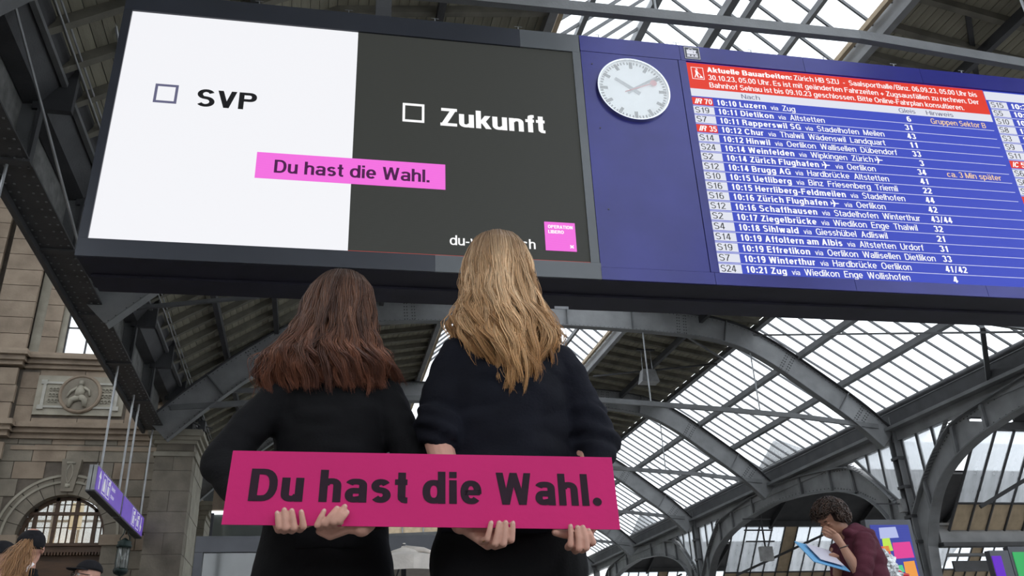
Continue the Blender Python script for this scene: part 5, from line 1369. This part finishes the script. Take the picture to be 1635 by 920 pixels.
b.chain([(-.088, LY-.01, 1.27), (-.185, LY-.04, 1.16), (-.238, 2.30, 1.062)], [.038, .036, .033]); b.chain([(.18, LY-.01, 1.27), (.235, LY-.04, 1.16), (.268, 2.30, 1.062)], [.038, .035, .032])
hc = head_on(b, (.048, LY+.025, 1.53), (0, 1, .25), .95)
lower_body(b, (LX-.002, LY+.01, .82), .125, .775)
body_m = b.grow(.0075, 4)
merge([body_m, aL, aR], 'body', M['skin'], wl_); face_parts(*hc, wl_)
nails(LF1, wl_); nails(LF2, wl_)
def fold_fn(s1, amp, seed, zr=None):
    off = Vector((seed*7.1, seed*3.3, seed))
    def f(c):
        a = noise.noise(Vector((c.x*s1*.8, c.y*s1*.8, c.z*s1*1.6))+off); d = noise.noise(Vector((c.x*s1*2.2, c.y*2.*s1, c.z*s1*3.5))+off*2)
        return amp*(abs(a)*1.4-.3+.45*d)
    return f
t = Flesh()
t.loft([((LX-.002, LY, .84), .168, .128), ((LX, LY, .90), .160, .115), ((LX, LY+.005, 1.0), .148, .105), ((LX, LY, 1.10), .152, .108), ((LX, LY, 1.20), .160, .112), ((LX, LY, 1.275), .165, .10), ((LX, LY, 1.325), .125, .082), ((LX, LY, 1.365), .062, .062)])
t.chain([(-.092, LY-.01, 1.275), (-.185, LY-.04, 1.16), (-.238, 2.30, 1.062)], [.060, .056, .054])
t.chain([(-.238, 2.30, 1.062), (-.165, 2.21, .97), (-.105, 2.125, .915)], [.054, .048, .034])
t.chain([(.185, LY-.01, 1.275), (.235, LY-.04, 1.16), (.268, 2.30, 1.062)], [.060, .053, .049])
t.chain([(.268, 2.30, 1.062), (.21, 2.20, .965), (.145, 2.09, .885)], [.049, .042, .030])
put(t.grow(.0075, 5, fold_fn(9, .007, 1)), 'top', M['black_cloth'], wl_)
t = Flesh(); lower_body(t, (.040, LY, .81), .183, .73, spread=.1); put(t.grow(.009, 5, fold_fn(5, .006, 2)), 'trousers', M['trouser'], wl_)
shoes(wl_, LX, LY, .1)
# auburn hair: table from the crown down
LT = [(1.683, .035, .055), (1.672, .005, .09), (1.655, -.018, .118), (1.62, -.045, .142), (1.575, -.062, .152), (1.52, -.072, .156), (1.46, -.098, .160), (1.42, -.125, .172), (1.39, -.150, .185), (1.36, -.168, .205), (1.33, -.172, .222), (1.30, -.170, .232), (1.27, -.155, .235), (1.22, -.15, .22)]
LD = [(1.683, .012, 2.395), (1.66, .07, 2.395), (1.62, .098, 2.395), (1.55, .112, 2.39), (1.45, .105, 2.375), (1.38, .115, 2.36), (1.30, .125, 2.37), (1.2, .13, 2.38)]
long_hair(wl_, LX, LY, 1.682, LT, LD, 190, 30, lambda s: 1.288-.016*(1-abs(s))+.02*max(0, s)**2, dict(amp=.0065, len_w=.115, len=.017),
          dict(name='brown', mid=(.066, .026, .015), hi=(.20, .088, .048), root=(.050, .027, .018), fade=.3, tip=(1.25, 1.0, .95)), rad=.00095, curl=.020, seed=3, seg=40, spread=.028, label='long wavy auburn-brown hair curling at the ends')

# ================= blonde woman (right)
wr_ = empty('person', 'person in loose dark sweatshirt with pushed-up sleeves and long wavy blonde hair, seen from behind', 'person', (0, 0, 0))
RX, RY = .512, 2.27
RF1 = [((.415, fz, .860), (.404, fz-.004, .822)), ((.4345, fz, .860), (.4225, fz-.006, .811)), ((.4505, fz, .8605), (.4425, fz-.006, .811)), ((.468, fz, .8595), (.4625, fz-.004, .820))]
RF2 = [((.610, fz, .852), (.606, fz-.004, .808)), ((.6275, fz, .849), (.626, fz-.006, .799)), ((.6415, fz, .8495), (.645, fz-.006, .801)), ((.655, fz, .842), (.663, fz-.004, .813))]
aL = arm_hand((.356, 2.25, 1.36), (.318, 2.24, 1.13), (.352, SGY+.045, .868), RF1, [(.43, SGY+.045, .845), (.472, SGY+.025, .846)], r=(.05, .040, .029))
aR = arm_hand((.66, 2.25, 1.36), (.745, 2.25, 1.12), (.682, SGY+.05, .872), RF2, [(.61, SGY+.04, .842), (.578, SGY+.012, .842)], r=(.05, .040, .029))
b = Flesh()
b.loft([((RX, RY, .92), .13, .09), ((RX, RY+.005, 1.05), .12, .085), ((RX, RY, 1.20), .135, .095), ((RX, RY, 1.34), .145, .09), ((RX, RY, 1.41), .11, .07), ((RX, RY, 1.45), .05, .05)])
b.chain([(RX, RY+.005, 1.42), (RX, RY+.005, 1.56)], [.054, .05])
b.chain([(.372, RY-.01, 1.365), (.318, 2.24, 1.13)], [.047, .040]); b.chain([(.655, RY-.01, 1.365), (.745, 2.25, 1.12)], [.047, .040])
hc = head_on(b, (.510, RY+.025, 1.632), (0, 1, .22), .98)
lower_body(b, (RX, RY+.01, .83), .13, .785)
merge([b.grow(.0075, 4), aL, aR], 'body', M['skin'], wr_); face_parts(*hc, wr_)
nails(RF1, wr_, .0052); nails(RF2, wr_, .0052)
rg = MB(); rg.tube([(.404+.0095*math.cos(a), fz+.004+.011*math.sin(a), .8215+.004*math.cos(a)) for a in np.linspace(0, 2*PI, 17)], .0012, 6); rg.build('gold_ring', M['gold'], wr_, True)
t = Flesh()
t.loft([((RX-.003, RY, .86), .185, .135), ((RX, RY, .92), .190, .14), ((RX+.005, RY, 1.05), .182, .128), ((RX+.01, RY, 1.18), .188, .13), ((RX+.012, RY, 1.30), .198, .13), ((RX+.012, RY, 1.365), .192, .112), ((RX, RY, 1.415), .14, .085), ((RX, RY, 1.455), .068, .066)])
t.chain([(.385, RY-.01, 1.36), (.335, 2.255, 1.25), (.318, 2.235, 1.165)], [.068, .064, .060]); t.chain([(.318, 2.235, 1.165), (.332, 2.21, 1.118)], [.066, .052])
t.chain([(.67, RY-.01, 1.35), (.728, 2.25, 1.23), (.765, 2.245, 1.12)], [.070, .068, .068]); t.chain([(.765, 2.245, 1.12), (.742, 2.20, 1.055)], [.072, .052])
def sleeve_fold(c):
    d = fold_fn(7, .011, 5)(c)
    if c.z < 1.22 and (c.x < .36 or c.x > .68): d += .0045*math.sin(c.z*120+c.x*30+4*noise.noise(c*9))
    return d
put(t.grow(.0075, 5, sleeve_fold), 'sweatshirt', M['navy_cloth'], wr_)
t = Flesh(); lower_body(t, (RX+.002, RY, .82), .208, .74, spread=.115)
for k in (-1, 1): t.chain([(RX+k*.1, RY, .7), (RX+k*.11, RY, .12)], [.105, .085])
put(t.grow(.009, 5, fold_fn(4, .012, 7)), 'trousers', M['trouser'], wr_)
shoes(wr_, RX, RY, .11)
RT = [(1.792, .495, .525), (1.782, .462, .560), (1.765, .442, .582), (1.735, .425, .600), (1.69, .412, .613), (1.64, .405, .620), (1.58, .398, .624), (1.52, .385, .632), (1.48, .368, .655), (1.44, .366, .672), (1.41, .372, .672), (1.37, .395, .655), (1.33, .405, .648), (1.29, .418, .636), (1.26, .435, .615), (1.2, .465, .58)]
RD = [(1.792, .012, 2.285), (1.77, .075, 2.285), (1.73, .105, 2.285), (1.65, .118, 2.28), (1.55, .112, 2.265), (1.47, .122, 2.245), (1.38, .135, 2.25), (1.2, .14, 2.265)]
long_hair(wr_, RX, RY, 1.791, RT, RD, 190, 32, lambda s: 1.265+.07*abs(s)**1.5, dict(amp=.0125, len_w=.19, len=.032),
          dict(name='blonde', mid=(.42, .225, .095), hi=(.90, .62, .37), root=(.27, .165, .095), fade=.35, tip=(.85, .70, .50)), rad=.00095, curl=.009, seed=12, fly=.05, seg=34, label='long wavy honey-blonde hair with darker roots')

# ================= curly-haired person in maroon hoodie
mh = empty('person', 'curly-haired person in maroon hoodie looking down at papers, hand at the nose', 'person', (0, 0, 0))
MY = 5.0
b = Flesh()
hc = head_on(b, (3.262, MY, 1.425), (-.78, -.10, -.62), .92)
b.chain([(3.37, MY+.02, 1.31), (3.30, MY+.01, 1.385)], [.052, .050])
b.loft([((3.42, MY+.02, .9), .11, .15), ((3.41, MY+.02, 1.1), .10, .15), ((3.42, MY+.02, 1.24), .10, .15), ((3.39, MY+.02, 1.30), .06, .08)])
lower_body(b, (3.43, MY+.02, .84), .15, .76, spread=.08)
# near (raised) arm and far arm with the papers
b.chain([(3.36, MY-.13, 1.25), (3.275, MY-.17, 1.05)], [.045, .038])
b.chain([(3.36, MY+.16, 1.24), (3.30, MY+.10, 1.08)], [.045, .038])
bm_ = b.grow(.008, 4)
h = Flesh()
h.chain([(3.275, MY-.17, 1.05), (3.235, MY-.15, 1.16), (3.215, MY-.13, 1.235)], [.036, .031, .022])
h.chain([(3.215, MY-.13, 1.235), (3.195, MY-.115, 1.285)], [.022, .027])
for (a, c, d) in (((3.185, MY-.13, 1.31), (3.165, MY-.11, 1.335), (3.158, MY-.07, 1.352)), ((3.178, MY-.115, 1.305), (3.152, MY-.10, 1.325), (3.150, MY-.065, 1.34)), ((3.172, MY-.10, 1.295), (3.145, MY-.09, 1.312), (3.145, MY-.06, 1.325)), ((3.175, MY-.09, 1.285), (3.15, MY-.085, 1.295), (3.148, MY-.06, 1.308))):
    h.chain([(3.195, MY-.115, 1.285), a, c, d], [.012, .0095, .0085, .0075], 8)
h.chain([(3.205, MY-.10, 1.265), (3.195, MY-.075, 1.30), (3.175, MY-.055, 1.325)], [.012, .010, .009], 8)
g_ = Flesh()
g_.chain([(3.30, MY+.10, 1.08), (3.255, MY+.02, 1.12), (3.205, MY-.06, 1.155)], [.036, .03, .022])
g_.chain([(3.205, MY-.06, 1.155), (3.165, MY-.09, 1.168)], [.022, .024])
for k in range(4): g_.chain([(3.165, MY-.07-k*.016, 1.166), (3.13, MY-.075-k*.018, 1.172), (3.10, MY-.07-k*.017, 1.166)], [.0105, .009, .0075], 8)
g_.chain([(3.18, MY-.115, 1.168), (3.14, MY-.135, 1.180), (3.115, MY-.14, 1.176)], [.011, .009, .008], 8)
merge([bm_, h.grow(.0032, 2), g_.grow(.0032, 2)], 'body', M['skin_tan'], mh); face_parts(*hc, mh, .92, M['skin_tan'])
MB().tube([(3.222+.027*math.cos(a), MY-.137+.027*math.sin(a), 1.222+.008*math.cos(a)) for a in np.linspace(0, 2*PI, 17)], .003, 6).build('bracelet', M['dark_metal'], mh, True)
t = Flesh()
t.loft([((3.44, MY+.02, .80), .14, .19), ((3.425, MY+.02, .95), .142, .20), ((3.415, MY+.02, 1.08), .135, .20), ((3.42, MY+.02, 1.18), .125, .20), ((3.42, MY+.02, 1.26), .10, .175), ((3.385, MY+.02, 1.315), .07, .10)])
t.chain([(3.375, MY-.13, 1.245), (3.32, MY-.17, 1.14), (3.29, MY-.175, 1.065)], [.068, .062, .058])
t.chain([(3.38, MY+.16, 1.24), (3.31, MY+.11, 1.09)], [.065, .055])
t.chain([(3.29, MY-.175, 1.065), (3.285, MY-.172, 1.05)], [.062, .056])
put(t.grow(.008, 4, fold_fn(8, .012, 9)), 'hoodie', M['maroon'], mh)
t = Flesh(); t.chain([(3.345, MY-.03, 1.325), (3.42, MY, 1.335), (3.50, MY+.01, 1.30), (3.535, MY+.01, 1.245)], [.038, .055, .062, .040]); t.chain([(3.345, MY+.06, 1.325), (3.43, MY+.06, 1.33), (3.51, MY+.04, 1.285)], [.038, .05, .055])
put(t.grow(.007, 4, fold_fn(12, .009, 4)), 'hood', M['maroon'], mh)
t = Flesh(); lower_body(t, (3.44, MY+.02, .82), .165, .73, spread=.085); put(t.grow(.01, 4), 'trousers', M['trouser'], mh); shoes(mh, 3.44, MY+.02, .085)
def curl_path(i):
    r_ = RNG; u1 = r_.uniform(-.35, 1); a = r_.uniform(0, 2*PI); s = math.sqrt(1-u1*u1)
    d = Vector((s*math.cos(a), s*math.sin(a), u1))
    if d.dot(hc[1]) > .35 and d.dot(hc[3]) < .42: d = (hc[3]*.8-hc[1]*.2+hc[2]*d.y).normalized()
    c = Vector((3.272, MY, 1.455)); q = np.linspace(0, 1, 14); R0 = .088; L = r_.uniform(.03, .055); ph = r_.uniform(0, 2*PI); o1 = d.orthogonal().normalized(); o2 = d.cross(o1)
    out = []
    for k in q:
        rr = .013*min(1, k*3); w = ph+k*11
        p = c+d*(R0+L*k*(1-.25*k))+(o1*math.cos(w)+o2*math.sin(w))*rr+Vector((-.012*k, 0, -.03*k*k)); out.append(tuple(p))
    return np.array(out)
strands('hair', mh, 900, curl_path, lambda i: np.tile(np.array((.050, .026, .017))*RNG.uniform(.35, 1.5), (14, 1)), .0042, 14, label='dark brown curly hair')
m_ = Flesh(); m_.chain([(3.272, MY, 1.46), (3.285, MY, 1.455)], [.088, .09]); put(m_.grow(.01, 2), 'hair_mass', M['hairmass_brown'], mh)
cb_ = empty('clipboard', 'light blue clipboard held by the person in the maroon hoodie', 'clipboard', (3.055, MY-.13, 1.152), rotz=.1); cb_.rotation_euler.x = .75; cb_.scale = (1.1, 1.15, 1)
MB().prism([(-.13, -.09, .05), (.13, -.09, -.02), (.13, .09, -.02), (-.13, .09, .05)], (0, 0, .005)).build('board', M['cyan'], cb_)
sp = MB()
sp.prism([(-.07, -.07, .042), (.10, -.07, -.004), (.10, .07, -.004), (-.07, .07, .042)], (0, 0, .003))
ps_ = sp.build('paper_sheet', M['sheet'], None, loc=(3.055, MY-.136, 1.159)); ps_.rotation_euler = (.75, 0, .1); ps_.scale = (1.1, 1.15, 1)
tag(ps_, 'pale lilac paper sheet lying on the blue clipboard', 'paper')
fb = empty('foil_bundle', 'yellow and red shiny bag with crumpled clear foil behind the maroon hoodie', 'bag', (3.80, 5.3, 0))
t = Flesh(); t.chain([(0, 0, 1.02), (-.02, 0, 1.18), (-.09, 0, 1.30)], [.10, .085, .03]); put(t.grow(.01, 1, fold_fn(14, .03, 3)), 'foil_wrap', M['foilsilver'], fb, False)
t = Flesh(); t.chain([(-.02, -.03, 1.07), (.08, -.03, 1.07)], [.055, .05]); put(t.grow(.01, 2, fold_fn(10, .03, 6)), 'red_foil', M['red'], fb)
t = Flesh(); t.chain([(.0, -.05, .95), (.06, -.05, .98)], [.07, .06]); t.chain([(-.1, -.02, 1.30), (-.06, -.03, 1.18), (-.03, -.03, 1.1)], [.015, .035, .03]); put(t.grow(.01, 2, fold_fn(10, .02, 8)), 'yellow_foil', M['yellow'], fb)
MB().tube([(0, 0, 0), (0, 0, 1.0)], .03, 8).build('stand', M['slate'], fb)

# ================= people at the left edge
def bystander(label, x, y, top, turn, extras):
    r_ = empty('person', label, 'person', (0, 0, 0)); b = Flesh(); hz = top-.125
    f = Vector((math.sin(turn), math.cos(turn), .12)); hc_ = head_on(b, (x, y, hz), f, .95)
    b.chain([(x, y+.01, hz-.23), (x, y, hz-.1)], [.052, .048]); b.loft([((x, y, hz-.65), .13, .1), ((x, y, hz-.4), .14, .095), ((x, y, hz-.27), .15, .08), ((x, y, hz-.22), .07, .05)])
    lower_body(b, (x, y, (top)*.50), .16, top*.45)
    for k in (-1, 1): 
        b.chain([(x+k*.17, y, hz-.29), (x+k*.23, y, hz-.58), (x+k*.22, y+.05, hz-.82)], [.042, .036, .026])
        b.chain([(x+k*.22, y+.05, hz-.82), (x+k*.22, y+.06, hz-.90)], [.028, .022])
        for j in range(4): b.chain([(x+k*.22, y+.03+j*.018, hz-.89), (x+k*.215, y+.03+j*.02, hz-.97)], [.010, .008], 8)
    put(b.grow(.008, 3), 'body', M['skin'], r_); face_parts(*hc_, r_, .95)
    t = Flesh(); t.loft([((x, y, hz-.72), .17, .13), ((x, y, hz-.4), .17, .125), ((x, y, hz-.29), .185, .105), ((x, y, hz-.215), .125, .085), ((x, y, hz-.165), .072, .07), ((x, y, hz-.125), .064, .064)])
    for k in (-1, 1): t.chain([(x+k*.16, y, hz-.285), (x+k*.23, y, hz-.58), (x+k*.22, y+.04, hz-.8)], [.062, .052, .042])
    put(t.grow(.009, 4, fold_fn(8, .008, int(top*9))), 'jacket', M['black_cloth'], r_)
    t = Flesh(); lower_body(t, (x, y, top*.49), .175, top*.44); put(t.grow(.01, 3), 'trousers', M['trouser'], r_); shoes(r_, x, y, .09)
    return r_, hc_
def cap_on(root, hc_, s=.95, brim=True, up=.02, ext=.5):
    c, f, sd, u = hc_; mb = MB(); K, N = 20, 8; c2 = c+u*(.035*s+up)-f*.012
    for i in range(N+1):
        t_ = PI*ext*i/N
        for k in range(K):
            a = 2*PI*k/K; mb.v.append(tuple(c2+(sd*math.sin(t_)*math.cos(a)*.088+f*math.sin(t_)*math.sin(a)*.108+u*math.cos(t_)*.088)*s))
    for i in range(N):
        for k in range(K): k2 = (k+1) % K; mb.f.append((i*K+k, i*K+k2, (i+1)*K+k2, (i+1)*K+k))
    mb.f.append(tuple(N*K+k for k in range(K)))
    o = mb.build('cap', M['capcloth'], root, True)
    if brim:
        A_ = []; B_ = []
        for k in range(13):
            a = PI*(.12+.76*k/12); A_.append(c2+(sd*math.cos(a)*.085+f*math.sin(a)*.104)*s); B_.append(c2+(sd*math.cos(a)*.088+f*(math.sin(a)*.104+.078*math.sin(PI*k/12)**.6)-u*.012)*s)
        MB().strip(A_, B_, (0, 0, .006)).build('brim', M['capcloth'], root).parent = o
    return o
pg, hc_ = bystander('person in black cap with a long blonde ponytail at the lower left edge', -1.695, 6.0, 1.545, -.12, None)
cap_on(pg, hc_, .93, True, -.002, .66)
def pony(i):
    r_ = RNG; q = np.linspace(0, 1, 18); a = r_.normal(0, 1); bq = r_.normal(0, 1); ln_ = r_.uniform(.8, 1.15)
    x = -1.69-.025*q+a*(.009+.019*np.sin(q*PI*.62)); y = 5.93-.05*np.sin(q*PI*.5)+bq*(.01+.018*q)-.02; z = 1.455+.03*np.sin(q*PI)*.5-.26*q*ln_
    if r_.random() < .06: x = x-.09*q**1.2*r_.uniform(.4, 1.2); z = z+.07*q
    x = x+.006*np.sin(q*12+a*3); return np.stack([x, y, z], 1)
strands('ponytail', pg, 1700, pony, lambda i: np.tile(np.array((.52, .29, .14))*RNG.uniform(.45, 1.35), (18, 1)), .0011, 18, label='long dirty-blonde ponytail')
def nape(i):
    r_ = RNG; a = r_.uniform(-1.3, 1.3); q = np.linspace(0, 1, 10); R_ = .088
    x = -1.695+R_*np.sin(a+.5*0)*(1-q*.6)-.008*q; y = 6.0-R_*np.cos(a)*(1-.15*q); z = 1.44-.03*abs(a)*(1-q)+.012*q
    return np.stack([x, y, z], 1)
strands('hair', pg, 260, nape, lambda i: np.tile(np.array((.36, .21, .09))*RNG.uniform(.5, 1.3), (10, 1)), .003, 10)
MB().beam((-1.625, 5.87, 1.31), (-1.70, 5.86, 1.22), .018, .004, (0, 1, 0)).build('white_piping', M['signwhite'], pg)
pc_, hc_ = bystander('person with a black flat-brimmed cap and dark-framed glasses below the hanging signs', -1.685, 7.5, 1.555, -2.15, None)
cap_on(pc_, hc_, .95, True, .012)
c, f, sd, u = hc_
gl = MB()
for k in (-1, 1):
    o = c+(sd*k*.033+f*.102+u*.002)*.95; gl.tube([o+(sd*math.cos(a)*.024+u*math.sin(a)*.019) for a in np.linspace(0, 2*PI, 17)], .0028, 6)
    gl.tube([c+(sd*k*.057+f*.10+u*.006)*.95, c+(sd*k*.078-f*.0+u*.004)*.95], .0028, 6)
gl.tube([c+(-sd*.01+f*.104+u*.004)*.95, c+(sd*.01+f*.104+u*.004)*.95], .0028, 6); gl.build('glasses', M['dark_metal'], pc_)
tag(pc_, None)
pe, hc_ = bystander('person with a dark cap mostly cut off by the left picture edge', -1.935, 6.3, 1.50, .3, None)
cap_on(pe, hc_, .95, True)

# --- info screen in a dark frame with coloured notes, right
ip = empty('info_screen', 'dark-framed tall screen with colourful speech notes behind the maroon hoodie', 'screen', (5.86, 8.0, 0))
MB().box((-.27, -.02, .6), (.27, .06, 1.955)).build('casing', M['slate'], ip); MB().box((-.20, 0, 0), (.20, .05, .6)).build('foot', M['slate'], ip)
M['p_blue'] = screen('poster_blue', (.045, .06, .36), 1., .2)
MB().box((-.225, -.026, .7), (.225, -.02, 1.90)).build('display', M['p_blue'], ip)
for nm, col, a, b_ in (('note_magenta', (.75, .05, .30), (-.02, 1.56), (.21, 1.73)), ('note_lime', (.52, .78, .08), (-.13, 1.63), (-.02, 1.77)), ('note_red', (.75, .10, .07), (-.22, 1.55), (-.05, 1.69)),
                       ('note_orange', (.85, .33, .06), (.06, 1.27), (.21, 1.54)), ('note_green', (.10, .60, .25), (-.10, 1.42), (.06, 1.50)), ('note_blue', (.06, .38, .75), (.05, 1.05), (.22, 1.22)), ('note_pale', (.45, .50, .80), (-.14, 1.76), (.08, 1.88))):
    M[nm] = screen(nm, col, 1.)
    MB().prism([(a[0], -.027, a[1]), (b_[0], -.027, a[1]+.012), (b_[0]-.012, -.027, b_[1]), (a[0]+.01, -.027, b_[1]-.01)], (0, -.002, 0)).build('note', M[nm], ip)
# purple and green screens at the lower right corner
tv = empty('info_screen', 'small purple and green screen pair in the bottom right corner', 'screen', (7.63, 8.6, 0))
M['scr_purple'] = screen('scr_purple', (.13, .02, .55), 1.); M['scr_green'] = screen('scr_green', (.04, .42, .12), 1.)
MB().box((-.11, -.02, 1.0), (.14, .06, 1.72)).build('casing', M['slate'], tv); MB().box((-.10, -.03, 1.02), (.02, -.02, 1.66)).build('purple_display', M['scr_purple'], tv)
MB().box((.15, -.02, 1.0), (.8, .06, 1.76)).build('casing', M['slate'], tv); MB().box((.19, -.03, 1.02), (.78, -.02, 1.70)).build('green_display', M['scr_green'], tv)
MB().box((0, 0, 0), (.1, .05, 1.)).build('foot', M['slate'], tv)
